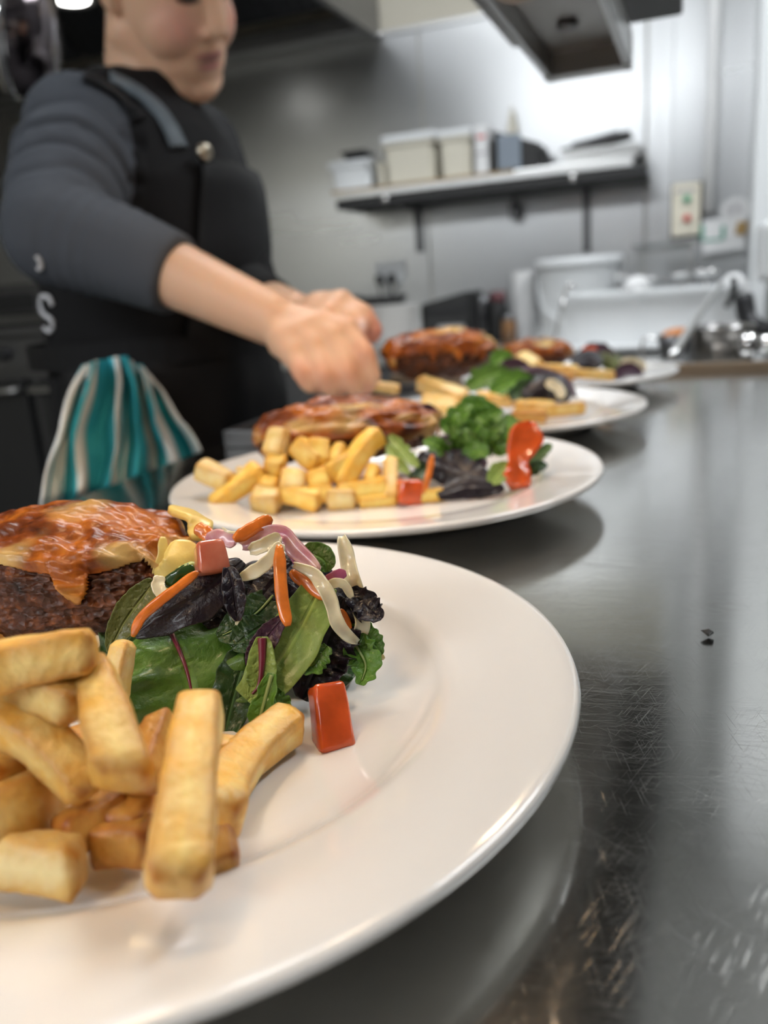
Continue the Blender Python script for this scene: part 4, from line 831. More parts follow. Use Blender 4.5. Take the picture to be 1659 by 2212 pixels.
xg = sx_(825, 380); tub('storage_box', xg-.006, xg+.016, 2.64, 2.76, sz, .075, M['cream_plastic'], 'narrow cream box squeezed between the low white box and the big cream tub', 'box', flare=.002)
tub('cream_tub', sx_(838, 370), sx_(945, 360), 2.63, 2.80, sz, .125, M['cream_plastic'], 'big cream tub with a white lid on the wall shelf', 'tub', .022, lidm=M['white_plastic'], flare=.006)
tub('cream_tub', sx_(953, 370)+.006, sx_(1022, 350), 2.63, 2.80, sz, .120, M['cream_plastic'], 'smaller cream tub with a white lid right of the big cream tub', 'tub', .020, lidm=M['white_plastic'], flare=.005)
pa, pb_ = sx_(1026, 330)+.004, sx_(1058, 330); pk = empty('paper_packet', ((pa+pb_)/2, 2.68, sz), 'white paper packet standing upright next to the grey box on the shelf', 'packet')
bm = bmesh.new(); add_box(bm, (pa, 2.635, sz), (pb_, 2.74, sz+.142), .006, seg=3); bm_obj('packet_body', bm, M['paper'], pk)
bm = bmesh.new(); add_box(bm, (pa+.002, 2.6335, sz+.060), (pb_-.002, 2.6345, sz+.066)); bm_obj('seam', bm, M['print'], pk)
bm = bmesh.new(); add_box(bm, (pa+.010, 2.6335, sz+.105), (pb_-.006, 2.6345, sz+.113)); bm_obj('red_mark', bm, M['red'], pk)
gxa, gxb = sx_(1066, 330)+.004, sx_(1168, 320); gb = empty('grey_crate', ((gxa+gxb)/2, 2.70, sz), 'blue grey and black plastic crate on the wall shelf', 'crate')
bm = bmesh.new(); add_box(bm, (gxa+.016, 2.628, sz+.008), (gxa+.085, 2.634, sz+.105), .003); bm_obj('front_panel', bm, M['grey_plastic'], gb)
bm = bmesh.new(); vsx = add_box(bm, (gxa, 2.635, sz), (gxb, 2.80, sz+.120), .008)
for v in vsx:
    if v.co.z > sz+.09 and v.co.x > gxb-.02: v.co.z -= .045
bm_obj('body', bm, M['matt_black'], gb)
cbx = sx_(1103, 260, 2.80); cb = empty('squeeze_bottle', (cbx, 2.822, sz), 'cream squeeze bottle standing behind the grey crate on the shelf', 'bottle')
lathe('bottle_body', [(0, 0), (.017, 0), (.017, .15), (.014, .165), (.009, .172)], M['cream_plastic'], cb, c=(cbx, 2.822, sz), n=24); lathe('cap', [(.011, .172), (.011, .188), (.004, .200), (.003, .215), (0, .215)], M['cream_plastic'], cb, c=(cbx, 2.822, sz), n=24)
ta, tb_ = sx_(1205, 330), sx_(1385, 310)
for k in range(4):
    z = sz+.002+k*.009; o = empty('baking_tray', ((ta+tb_)/2, 2.71, z), ['bottom steel tray of the stack at the right end of the shelf', 'second steel tray from the bottom of the stack on the shelf', 'third steel tray from the bottom of the stack on the shelf', 'topmost steel tray of the stack at the right end of the shelf'][k], 'tray', 'trays stacked on the shelf')
    j = .004*(-1)**k; bm = bmesh.new(); add_box(bm, (ta+.03+j, 2.63, z), (tb_-.005+j, 2.79, z+.003), .001); bm_obj('tray_bottom', bm, M['steel'], o)
    bm = bmesh.new()
    for lo, hi in (((ta+.02+j, 2.62, z+.003), (tb_+j, 2.63, z+.008)), ((ta+.02+j, 2.79, z+.003), (tb_+j, 2.80, z+.008)), ((ta+.02+j, 2.63, z+.003), (ta+.03+j, 2.79, z+.008)), ((tb_-.01+j, 2.63, z+.003), (tb_+j, 2.79, z+.008))): add_box(bm, lo, hi, .001)
    bm_obj('tray_rim', bm, M['steel'], o)
bl = empty('plastic_cover', ((ta+tb_)/2, 2.71, sz+.04), 'black plastic cover tilted on top of the steel tray stack', 'cover')
bm = bmesh.new(); q = Matrix.Rotation(math.radians(-8), 3, 'Y'); add_box(bm, (ta+.01, 2.64, sz+.052), (tb_-.03, 2.78, sz+.062), .003, rot=q); bm_obj('lid_plate', bm, M['black_plastic'], bl)
bm = bmesh.new(); add_box(bm, (ta+.04, 2.66, sz+.062), (tb_-.06, 2.76, sz+.072), .003, rot=q); bm_obj('raised_centre', bm, M['black_plastic'], bl)
# small dark object hanging under the shelf
hx = sx_(1110, 430, 2.80); hh = empty('hanging_scoop', (hx, 2.80, sz-.13), 'small dark scoop hanging under the wall shelf near its middle', 'scoop')
bm = bmesh.new(); add_box(bm, (hx-.016, 2.79, sz-.125), (hx+.016, 2.815, sz-.075), .006); bm_obj('scoop_bowl', bm, M['steel_dark'], hh); bm = bmesh.new(); add_box(bm, (hx-.005, 2.80, sz-.075), (hx+.005, 2.806, sz-.056)); bm_obj('handle', bm, M['steel_dark'], hh)
# ------------------------------------------------------------------ switch, outlet, papers
def plane_pt(px, py, Y): return aY(px, py, Y)
s0, s1 = plane_pt(1452, 400, 2.6), plane_pt(1512, 508, 2.6); sw = empty('push_button_switch', ((s0.x+s1.x)/2, 2.60, s1.z), 'cream push button switch with a green and a red button on the steel column', 'switch')
w_, h_ = s1.x-s0.x, s0.z-s1.z
bm = bmesh.new(); add_box(bm, (s0.x-.004, 2.60, s1.z-.004), (s1.x+.008, 2.6195, s0.z+.004), .003); bm_obj('back_box', bm, M['black_plastic'], sw)
bm = bmesh.new(); add_box(bm, (s0.x, 2.575, s1.z), (s1.x, 2.60, s0.z), .006, seg=3); bm_obj('cover', bm, M['ivory'], sw)
for nm, py, m in (('green_button', 430, 'green'), ('red_button', 472, 'red')):
    p = plane_pt(1484, py, 2.575); lathe(nm, [(0, .010), (.008, .010), (.010, .006), (.010, 0)], M[m], sw, c=p, n=28, axis=(0, -1, 0))
bm = bmesh.new(); p = plane_pt(1480, 412, 2.574); add_box(bm, (p.x-.028, 2.5735, p.z-.004), (p.x+.028, 2.5748, p.z+.004)); bm_obj('name_strip', bm, M['print'], sw)
o0, o1 = plane_pt(806, 570, WY-.03), plane_pt(871, 607, WY-.03); ot = empty('power_outlet', ((o0.x+o1.x)/2, WY-.02, o1.z), 'white double power outlet on the back wall above the plate stack', 'outlet')
oz1, oz0 = (o0.z+o1.z)/2+.036, (o0.z+o1.z)/2-.036; bm = bmesh.new(); add_box(bm, (o0.x, WY-.018, oz0), (o1.x, WY-.0065, oz1), .003); bm_obj('face_plate', bm, M['white_plastic'], ot)
for k, dx in enumerate((.022, .066)):
    bm = bmesh.new(); add_box(bm, (o0.x+dx-.012, WY-.05, oz0-.002), (o0.x+dx+.012, WY-.0185, oz0+.03), .006, seg=3); pg = bm_obj('plug', bm, M['black_plastic'], ot, True)
    tube('cable', [(o0.x+dx, WY-.045, oz0), (o0.x+dx+.01, WY-.05, oz0-.06), (o0.x+dx+.05, WY-.04, oz0-.17)], .004, M['black_plastic'], pg)
    bm = bmesh.new(); add_box(bm, (o0.x+dx-.004, WY-.021, oz1-.018), (o0.x+dx+.004, WY-.0182, oz1-.006), .001); bm_obj('rocker', bm, M['white_plastic'], ot)
d_ = aY(1588, 455, 2.56); r_ = .036
ds = empty('round_notice', (d_.x, 2.56, d_.z-.04), 'round white notice with grey printed lines beside the conduit pipe', 'notice')
lathe('disc', [(0, .002), (r_, .002), (r_, 0), (0, 0)], M['paper'], ds, c=(d_.x, 2.57, d_.z), n=48, axis=(0, -1, 0), smooth=False)
bm = bmesh.new()
for k in range(8):
    hw = .024*math.sqrt(max(.1, 1-((k-3.5)/4.6)**2)); add_box(bm, (d_.x-hw, 2.5672, d_.z+.021-k*.006-.0013), (d_.x+hw, 2.5679, d_.z+.021-k*.006+.0013))
bm_obj('printed_lines', bm, M['print'], ds)
p0, p1 = aY(1518, 475, 2.55), aY(1607, 540, 2.55); ns = empty('paper_notice', ((p0.x+p1.x)/2, 2.55, p1.z), 'white and green printed papers clipped below the round notice', 'paper')
bm = bmesh.new(); add_box(bm, (p0.x, 2.552, p1.z), (p1.x, 2.556, p0.z), .001, rot=Matrix.Rotation(-.06, 3, 'Y')); bm_obj('sheet', bm, M['paper'], ns)
bm = bmesh.new(); add_box(bm, (p0.x, 2.5505, p1.z+.030), (p0.x+.052, 2.5515, p1.z+.036)); add_box(bm, (p0.x+.048, 2.5505, p1.z+.033), (p0.x+.058, 2.5515, p0.z-.02)); add_box(bm, (p0.x-.006, 2.5505, p1.z+.04), (p0.x+.004, 2.5515, p0.z-.012)); bm_obj('green_print', bm, M['print_green'], ns)
bm = bmesh.new(); add_box(bm, (p1.x-.022, 2.546, p1.z+.04), (p1.x+.004, 2.5512, p0.z-.014), .002, rot=Matrix.Rotation(.2, 3, 'Y')); bm_obj('brown_tag', bm, M['card'], ns)
bm = bmesh.new(); add_box(bm, (p0.x+.01, 2.556, p1.z+.02), (p1.x-.01, 2.6195, p1.z+.03), .001); bm_obj('holder', bm, M['steel_dark'], ns)
# ------------------------------------------------------------------ back bench
BZ = .86; bb = empty('back_bench', (-.4, 2.5, 0), 'steel back bench along the wall under the shelf', 'bench')
bm = bmesh.new(); add_box(bm, (-1.22, 2.20, BZ-.04), (px0-.004, WY-.008, BZ), .003); bm_obj('bench_top', bm, M['steel'], bb)
bm = bmesh.new(); add_box(bm, (-1.22, 2.25, .12), (px0-.004, WY-.02, BZ-.04), .003); bm_obj('cabinet', bm, M['steel_dark'], bb)
bm = bmesh.new(); add_box(bm, (-1.18, 2.29, 0), (px0-.05, WY-.05, .12)); bm_obj('plinth', bm, M['matt_black'], bb)
bk = aY(1250, 600, 2.43); br = .117; bkt = empty('white_bucket', (bk.x, 2.43, BZ), 'tall white plastic bucket with a lid on the back bench', 'bucket')
bh = aY(1250, 556, 2.43).z-BZ
lathe('bucket_body', [(0, 0), (br*.86, 0), (br*.875, .006), (br*.97, bh-.035), (br*.985, bh-.03), (br*.985, bh-.022), (0, bh-.022)], M['white_plastic'], bkt, c=(bk.x, 2.43, BZ), n=56)
lathe('lid', [(br*.99, bh-.028), (br*1.03, bh-.026), (br*1.03, bh-.004), (br*1.0, bh), (br*.93, bh), (br*.90, bh-.006), (0, bh-.006)], M['white_plastic'], bkt, c=(bk.x, 2.43, BZ), n=56)
tube('handle', [(bk.x-br*.99, 2.43, BZ+bh-.05), (bk.x-br*.7, 2.43-br*.8, BZ+bh-.13), (bk.x, 2.43-br*1.06, BZ+bh-.165), (bk.x+br*.7, 2.43-br*.8, BZ+bh-.13), (bk.x+br*.99, 2.43, BZ+bh-.05)], .003, M['white_plastic'], bkt)
rp = aY(1131, 640, 2.50); rl_ = empty('paper_roll', (rp.x, 2.50, BZ), 'white paper roll standing left of the tall bucket', 'roll')
rh = aY(1131, 585, 2.50).z-BZ; lathe('roll', [(.012, 0), (.035, 0), (.035, rh), (.012, rh)], M['paper'], rl_, c=(rp.x, 2.50, BZ), n=32, close=True, smooth=False)
for k in range(9):
    p = aY(850, 700, 2.45); z = BZ+k*.0135
    o = lathe('side_plate', [(0, .004), (.07, .004), (.088, .013), (.09, .0125), (.07, 0), (0, 0)], M['porcelain'], None, n=40); o.location = (p.x, 2.45, z)
    tag(o, 'white plate in the tall stack on the back bench behind the hands', 'plate', 'plates stacked on the back bench')
p = aY(850, 700, 2.45); fp = empty('frying_pan', (p.x-.03, 2.45, BZ+.125), 'black frying pan resting on the white plate stack behind the hands', 'pan')
lathe('pan_body', [(0, 0), (.062, 0), (.078, .024), (.075, .024), (.060, .004), (0, .004)], M['matt_black'], fp, c=(p.x-.03, 2.45, BZ+.125), n=40, close=False)
tube('pan_handle', [(p.x-.10, 2.45, BZ+.147), (p.x-.16, 2.43, BZ+.155), (p.x-.22, 2.42, BZ+.16)], .008, M['black_plastic'], fp)
b0, b1 = aY(905, 640, 2.48), aY(1015, 640, 2.48); tb = empty('black_appliance', ((b0.x+b1.x)/2, 2.55, BZ), 'black box shaped appliance with a sloping top on the back bench', 'appliance')
bm = bmesh.new(); vsx = add_box(bm, (b0.x, 2.48, BZ), (b1.x, 2.66, BZ+.145), .012, seg=3)
for v in vsx:
    if v.co.z > BZ+.1 and v.co.x < b0.x+.05: v.co.z -= .028
bm_obj('housing', bm, M['matt_black'], tb)
bm = bmesh.new(); add_box(bm, (b0.x+.055, 2.474, BZ+.03), (b1.x-.02, 2.481, BZ+.05), .002); bm_obj('label_plate', bm, M['steel'], tb)
bm = bmesh.new(); add_box(bm, (b0.x+.015, 2.475, BZ+.085), (b1.x-.015, 2.481, BZ+.10), .002); bm_obj('handle_strip', bm, M['black_plastic'], tb)
for k, (px, py, r, h, m, lb) in enumerate(((1046, 690, .026, .13, 'black_plastic', 'dark jar next to the black appliance on the back bench'), (1078, 700, .024, .14, 'matt_black', 'black jar with a shiny dark lid, middle of the jars on the back bench'), (1100, 720, .021, .075, 'amber', 'jar of orange sauce in front of the paper roll on the back bench'))):
    p = aY(px, py, 2.36+.03*(2-k)); r0 = empty('jar', (p.x, p.y, BZ), lb, 'jar', 'jars on the back bench')
    lathe('jar_body', [(0, 0), (r, 0), (r, h*.7), (r*.8, h*.82), (r*.8, h*.85), (0, h*.85)], M[m], r0, c=(p.x, p.y, BZ), n=28); lathe('lid', [(r*.86, h*.82), (r*.86, h), (0, h)], M['dark_red' if k == 1 else 'steel_dark'], r0, c=(p.x, p.y, BZ), n=28)
# clear container with spoons
k0, k1 = aY(1362, 525, 2.30), aY(1506, 525, 2.30); cc = empty('clear_container', ((k0.x+k1.x)/2, 2.38, BZ), 'clear plastic container right of the bucket on the back bench', 'container')
zt = k0.z; bm = bmesh.new(); add_box(bm, (k0.x+.01, 2.31, BZ), (k1.x-.01, 2.45, zt-.012), .012, seg=3); bm_obj('body', bm, M['glass'], cc)
bm = bmesh.new(); add_box(bm, (k0.x, 2.30, zt-.012), (k1.x, 2.46, zt), .004); bm_obj('rim', bm, M['glass'], cc)
# ------------------------------------------------------------------ warming bench right behind the pass
UZ = .862; ub = empty('warming_bench', (.12, 1.7, 0), 'steel warming bench behind the far end of the serving counter', 'bench')
bm = bmesh.new(); add_box(bm, (-.34, 1.30, UZ-.05), (.62, 2.15, UZ), .003); bm_obj('bench_top', bm, M['steel'], ub); bm = bmesh.new(); add_box(bm, (-.32, 1.33, 0), (.60, 2.12, UZ-.05), .003); bm_obj('cabinet', bm, M['steel_dark'], ub)
t0, t1 = aY(1212, 640, 1.86), aY(1598, 620, 1.86); tz0 = aY(1400, 738, 1.86).z; tz1 = aY(1400, 628, 1.86).z
wt = empty('white_tub', ((t0.x+t1.x)/2, 1.95, tz0), 'long white plastic tub full of utensils behind the far plates', 'tub')
# riser shelf under the tub
rs = empty('riser_shelf', ((t0.x+t1.x)/2, 1.95, UZ), 'low white riser board carrying the long white tub', 'board')
bm = bmesh.new(); add_box(bm, (t0.x-.01, 1.80, tz0-.010), (t1.x-.10, 2.10, tz0-.0005), .002); bm_obj('board', bm, M['white_plastic'], rs)
for xx in (t0.x+.01, t1.x-.13):
    bm = bmesh.new(); add_box(bm, (xx, 1.84, UZ), (xx+.02, 2.06, tz0-.010)); bm_obj('foot', bm, M['white_plastic'], rs)
bm = bmesh.new(); ya, yb = 1.86, 2.06; T = .004
add_box(bm, (t0.x+.008, ya, tz0), (t1.x-.008, yb, tz0+T)); add_box(bm, (t0.x+.004, ya, tz0), (t1.x-.004, ya+T, tz1), .0015); add_box(bm, (t0.x+.004, yb-T, tz0), (t1.x-.004, yb, tz1), .0015); add_box(bm, (t0.x+.004, ya, tz0), (t0.x+.008, yb, tz1), .0015); add_box(bm, (t1.x-.008, ya, tz0), (t1.x-.004, yb, tz1), .0015)
bm_obj('tub_body', bm, M['white_plastic'], wt)
bm = bmesh.new(); add_box(bm, (t0.x-.008, ya-.012, tz1-.010), (t1.x+.008, ya+.002, tz1), .002); add_box(bm, (t0.x-.008, yb-.002, tz1-.010), (t1.x+.008, yb+.012, tz1), .002); add_box(bm, (t0.x-.008, ya, tz1-.010), (t0.x+.006, yb, tz1), .002); add_box(bm, (t1.x-.006, ya, tz1-.010), (t1.x+.008, yb, tz1), .002); bm_obj('rim', bm, M['white_plastic'], wt)
for px in (1280, 1385):
    x = aY(px, 680, 1.86).x; bm = bmesh.new(); add_box(bm, (x-.003, ya-.004, tz0+.004), (x+.003, ya, tz1-.012), .001); bm_obj('rib', bm, M['white_plastic'], wt)
def spoon(name, pts, r, bowl, label, m='chrome', hm=None, cat='utensil', group='utensils in the white tub', br=.022):
    ro = empty(name, Vector(bowl)-Z*br*.4, label, cat, group); tube('handle', pts, r, M[hm or m], ro, n=10)
    bm = bmesh.new(); vs_ = add_ellipsoid(bm, (0, 0, 0), (br, br*.8, br*.4), sub=3); bmesh.ops.delete(bm, geom=[v for v in bm.verts if v.co.z > br*.12], context='VERTS')
    ax = (Vector(pts[0])-Vector(pts[-1])).normalized(); bmesh.ops.translate(bm, vec=Vector(bowl), verts=bm.verts); b_ = bm_obj('bowl', bm, M[m], ro, True); s_ = b_.modifiers.new('t', 'SOLIDIFY'); s_.thickness = .0015
    return ro
for px, py, lb in ((1340, 596, 'shiny round spoon standing up out of the tub'), (1470, 592, 'steel spoon bowl above the middle of the white tub'), (1525, 585, 'bright ladle bowl rising above the right part of the white tub'), (1400, 600, 'steel spoon lying along the tub rim')):
    p = aY(px, py, 1.96); spoon('serving_spoon', [p+V(.0, 0, -.02), p+V(.01, .01, -.07), p+V(.02, .02, tz0+.012-p.z)], .003, p, lb, br=.020 if px < 1500 else .028)
p = aY(1400, 612, 1.97)
for k, (px, py, lb) in enumerate(((1375, 610, 'crumpled white cloth heaped at the left of the white tub'), (1585, 605, 'white plastic bowl piled at the right end of the white tub'))):
    c = aY(px, py, 1.95); bm = bmesh.new(); vs_ = add_ellipsoid(bm, c-V(0, 0, .02), (.032, .03, .035), sub=4)
    for v in vs_: v.co += (v.co-c)*.28*nz(v.co, 45)
    tag(bm_obj('folded_cloth' if k == 0 else 'plastic_bowl', bm, M['paper'], None, True, True), lb, 'cloth' if k == 0 else 'bowl')
# ladle hooked over the front of the tub, spatula leaning over the fourth plate, dark handle
l0, l1, l2, l3 = aY(1240, 622, 1.85), aY(1228, 618, 1.845), aY(1215, 660, 1.835), aY(1198, 748, 1.70)
ld = empty('hook_ladle', l3, 'thin steel ladle with a hooked handle leaning against the front of the white tub', 'ladle')
tube('handle', [l0, l1, l2, l3], .0045, M['chrome'], ld, n=10)
bm = bmesh.new(); add_ellipsoid(bm, l3-V(0, 0, .008), (.02, .02, .012), sub=3); bm_obj('bowl', bm, M['chrome'], ld, True)
q0, q1 = aY(1560, 610, 1.70), aY(1450, 775, 1.28); spt = empty('long_spatula', q1, 'long grey steel spoon sloping from the white tub down to the fourth plate', 'utensil')
bm = bmesh.new(); add_tube(bm, [q0, q0.lerp(q1, .5)+V(0, 0, .004), q1], lambda f: .0045+.003*f, 10); bm_obj('handle', bm, M['steel'], spt, True)
bm = bmesh.new(); vs_ = add_ellipsoid(bm, (0, 0, 0), (.034, .024, .007), Matrix.Rotation(.5, 3, 'Z'), 3); bmesh.ops.translate(bm, vec=q1+V(-.012, -.012, -.008), verts=vs_); bm_obj('blade', bm, M['steel'], spt, True)
h0, h1 = aY(1585, 600, 1.83), aY(1568, 664, 1.82); dk = tube('knife_handle', [h0, h0.lerp(h1, .5)+V(.006, -.004, 0), h1], lambda f: .007-.002*f, M['black_plastic']); tag(dk, 'black utensil handle hanging over the right end of the white tub', 'handle')
# pots
p = aY(1561, 745, 1.46); pr_ = .046; pt = empty('steel_pot', (p.x, 1.46, UZ), 'small cylindrical steel pot behind the far counter edge', 'pot'); ph = aY(1561, 706, 1.46).z-UZ
lathe('pot_body', [(0, 0), (pr_, 0), (pr_, ph), (pr_-.002, ph), (pr_-.002, .003), (0, .003)], M['reflector'], pt, c=(p.x, 1.46, UZ), n=48); lathe('rolled_rim', [(pr_-.001, ph-.002), (pr_+.003, ph), (pr_+.002, ph+.003), (pr_-.003, ph+.002)], M['chrome'], pt, c=(p.x, 1.46, UZ), n=48, close=True)
p = aY(1462, 728, 1.62); cp_ = empty('sauce_cup', (p.x, 1.62, UZ), 'dark cup heaped with orange sauce in front of the white tub', 'cup'); ch_ = aY(1462, 722, 1.62).z-UZ
lathe('cup_body', [(0, 0), (.026, 0), (.034, ch_), (.032, ch_), (.025, .003), (0, .003)], M['steel_dark'], cp_, c=(p.x, 1.62, UZ), n=36); bm = bmesh.new(); add_ellipsoid(bm, (p.x+.004, 1.62, UZ+ch_-.002), (.031, .030, .014), sub=3); bm_obj('sauce', bm, M['sauce'], cp_, True)
tube('cup_handle', [(p.x-.03, 1.62, UZ+ch_-.01), (p.x-.055, 1.615, UZ+ch_-.004), (p.x-.06, 1.612, UZ+ch_-.03), (p.x-.045, 1.612, UZ+ch_-.05)], .003, M['chrome'], cp_)
# right edge: white appliance with black arm and shiny knob, plus a cream canister
e0 = aY(1640, 600, 1.75); mc = empty('slicer', (e0.x+.07, 1.75, UZ), 'white and black kitchen machine with a shiny knob at the right picture edge', 'machine')
bm = bmesh.new(); add_box(bm, (e0.x-.004, 1.70, UZ+.13), (e0.x+.16, 1.86, UZ+.24), .015, seg=3); bm_obj('body', bm, M['white_plastic'], mc)
a0, a1 = aY(1606, 640, 1.70), aY(1665, 720, 1.66); bm = bmesh.new(); add_tube(bm, [a0, a0.lerp(a1, .5)+V(-.012, 0, -.012), a1], .017, 12); bm_obj('black_arm', bm, M['black_plastic'], mc, True)
kn = aY(1640, 742, 1.33); lathe('knob', [(0, .03), (.014, .028), (.018, .016), (.012, 0), (0, 0)], M['chrome'], mc, c=kn, n=32, axis=(-1, -.3, 0)); tube('knob_shaft', [kn, kn+V(.12, .04, 0)], .012, M['chrome'], mc)
bm = bmesh.new(); add_box(bm, (kn.x+.04, 1.31, UZ), (kn.x+.2, 1.86, UZ+.13), .01); bm_obj('base', bm, M['steel'], mc)
# ------------------------------------------------------------------ cooking range far left
RX1 = -1.30; rg = empty('cooking_range', (-2.1, 2.4, 0), 'dark cooking range with an oven along the back wall, left of the cook', 'stove')
fz = 1.0; fy = 2.02
bm = bmesh.new(); add_box(bm, (-2.9, fy+.03, .10), (RX1, WY-.02, fz-.03), .004); bm_obj('body', bm, M['steel_dark'], rg)
bm = bmesh.new(); add_box(bm, (-2.9, fy, fz-.03), (RX1, WY-.02, fz), .004); bm_obj('cooktop', bm, M['steel_dark'], rg)
bm = bmesh.new(); add_box(bm, (-2.88, fy+.005, fz-.13), (RX1-.02, fy+.03, fz-.035), .003); cpn = bm_obj('control_panel', bm, M['steel_dark'], rg)
for k in range(7):
    x = RX1-.12-k*.2; lathe('knob', [(0, .03), (.018, .03), (.022, 0)], M['black_plastic'], cpn, c=(x, fy+.006, fz-.08), n=24, axis=(0, -1, 0))
for xa in (RX1-.62, RX1-1.25):
    bm = bmesh.new(); add_box(bm, (xa, fy+.005, .28), (xa+.58, fy+.029, fz-.16), .006); dr = bm_obj('oven_door', bm, M['matt_black'], rg)
    tube('handle', [(xa+.04, fy+.004, fz-.19), (xa+.04, fy-.04, fz-.19), (xa+.54, fy-.04, fz-.19), (xa+.54, fy+.004, fz-.19)], .011, M['steel'], dr, seg=40)
bm = bmesh.new(); add_box(bm, (-2.9, fy+.06, 0), (RX1, WY-.1, .10)); bm_obj('plinth', bm, M['matt_black'], rg)
g0 = aY(-20, 620, 2.30); g1 = aY(108, 700, 2.30); bxo = empty('dark_oven', ((g0.x+g1.x)/2, 2.42, fz), 'dark box oven standing on the range at the left picture edge', 'oven')
bm = bmesh.new(); add_box(bm, (g0.x-.3, 2.30, fz+.03), (g1.x, 2.68, g0.z), .008); bm_obj('housing', bm, M['steel_dark'], bxo); bm = bmesh.new(); add_box(bm, (g0.x-.25, 2.293, fz+.05), (g1.x-.05, 2.30, g0.z-.03), .003); bm_obj('glass_door', bm, M['matt_black'], bxo)
for xx in (g0.x-.28, g1.x-.05):
    bm = bmesh.new(); add_box(bm, (xx, 2.33, fz), (xx+.03, 2.36, fz+.03)); bm_obj('foot', bm, M['black_plastic'], bxo)
bar = aY(50, 742, 1.96)
# ================================================================== THE COOK
from mathutils.bvhtree import BVHTree
ba = math.radians(8); BF = V(math.cos(ba), math.sin(ba), 0); BL = V(-math.sin(ba), math.cos(ba), 0)
NB = V(-.640, .935, 1.287)
SH = ad(172, 282, .90); EL = ad(122, 505, .795); CU = ad(372, 590, .772); WR = ad(588, 690, .735)
SHL = NB+BL*.15-Z*.045; ELL = ad(520, 640, 1.02); WRL = ad(640, 683, .845)
tc_ = V(.53, -.85, 0).normalized(); tr_ = V(.85, .53, 0)
fh = tc_*math.cos(math.radians(46))+tr_*math.sin(math.radians(46)); hp = math.radians(31)
HFw = fh*math.cos(hp)-Z*math.sin(hp); HL = Z.cross(fh).normalized(); HU = HFw.cross(HL).normalized(); _q = Matrix.Rotation(math.radians(19), 3, HFw); HL = _q@HL; HU = _q@HU
HM = Matrix((HFw, HL, HU)).transposed()
HC = ad(455, 131, .955)-HM@V(.089, 0, -.060)*.93
hw = lambda *p: HC+HM@(Vector(p)*.93)
person = empty('person', (NB.x, NB.y, 0), 'person in a black long-sleeved top and black apron reaching over the plates', 'person')
# ---- one continuous body
bm = bmesh.new()
E_ = lambda c, r, sub=4: add_ellipsoid(bm, hw(*c), Vector(r)*.93, HM, sub)
E_((-.015, 0, .045), (.092, .073, .088)); E_((.022, 0, -.012), (.070, .066, .090)); E_((.044, 0, -.066), (.046, .053, .050)); E_((.064, 0, -.098), (.026, .031, .022))
for s in (-1, 1):
    add_capsule(bm, hw(-.005, .050*s, -.055), hw(.056, .022*s, -.096), .025, .022); E_((.048, .034*s, -.030), (.036, .030, .040)); E_((.060, .030*s, .036), (.026, .030, .012), 3)
    E_((-.012, .073*s, .000), (.017, .007, .030), 3); E_((-.004, .068*s, -.020), (.009, .006, .012), 3); E_((.088, .012*s, -.026), (.012, .0085, .0085), 3); E_((.068, .031*s, .014), (.016, .016, .011), 3)
add_capsule(bm, hw(.080, 0, .030), hw(.100, 0, -.016), .0095, .0115); E_((.103, 0, -.020), (.012, .011, .011), 3)
E_((.080, 0, -.053), (.0125, .027, .0065), 3); E_((.077, 0, -.066), (.0125, .023, .0070), 3); E_((.074, 0, -.045), (.018, .026, .016), 3)
add_capsule(bm, NB-Z*.03, hw(-.022, 0, -.050), .050, .052); add_capsule(bm, NB+BF*.018-Z*.01, hw(.020, 0, -.070), .040, .036)
def loft(bm, rings, n=40):
    L = []
    for c, a, b in rings: L.append([bm.verts.new(Vector(c)+BF*(a*math.copysign(abs(math.cos(t))**.85, math.cos(t)))+BL*(b*math.copysign(abs(math.sin(t))**.85, math.sin(t)))) for t in [2*PI*k/n for k in range(n)]])
    for A_, B_ in zip(L, L[1:]):
        for k in range(n): bm.faces.new((A_[k], A_[(k+1) % n], B_[(k+1) % n], B_[k]))
    bm.faces.new(L[0][::-1]); bm.faces.new(L[-1])
TR = [((-.628, .895, .78), .118, .165), ((-.642, .898, .90), .128, .155), ((-.642, .902, .99), .124, .146), ((-.640, .912, 1.09), .126, .150), ((-.632, .922, 1.17), .112, .155), ((-.637, .930, 1.23), .088, .146), ((-.640, .934, 1.268), .062, .098), ((-.640, .935, 1.292), .050, .056)]
loft(bm, [(c, a-.010, b-.010) for c, a, b in TR])
add_capsule(bm, SH, EL, .046, .040); add_capsule(bm, EL, ad(260, 545, .780), .041, .037); add_capsule(bm, ad(260, 545, .780), CU, .037, .0315); add_capsule(bm, CU, ad(500, 650, .748), .0315, .0268); add_capsule(bm, ad(500, 650, .748), WR, .0268, .0240)
add_capsule(bm, SHL, ELL, .046, .040); add_capsule(bm, ELL, WRL, .036, .024)
def hand(wr, mcps, fingers, thumb, rp=.019):
    for m_ in mcps: add_capsule(bm, wr, m_, .0185, .0125)
    for a, b in zip(mcps, mcps[1:]): add_capsule(bm, a.lerp(wr, .35), b.lerp(wr, .35), .0165, .0165)
    for ch, r in fingers:
        for i, (a, b) in enumerate(zip(ch, ch[1:])): add_capsule(bm, a, b, r*(1.08-.10*i), r*(.98-.10*i), 14, 4)
    for i, (a, b) in enumerate(zip(thumb, thumb[1:])): add_capsule(bm, a, b, (.0165, .0108, .0095)[i], (.0112, .0098, .0080)[i], 14, 4)
fr_ = [A((632, 764, .702), (650, 806, .686), (668, 832, .690), (690, 836, .700)), A((676, 748, .704), (700, 812, .684), (714, 838, .690), (734, 840, .702)), A((718, 730, .708), (750, 806, .688), (764, 836, .694), (776, 838, .706)), A((750, 716, .712), (790, 764, .696), (804, 812, .700), (792, 836, .708))]
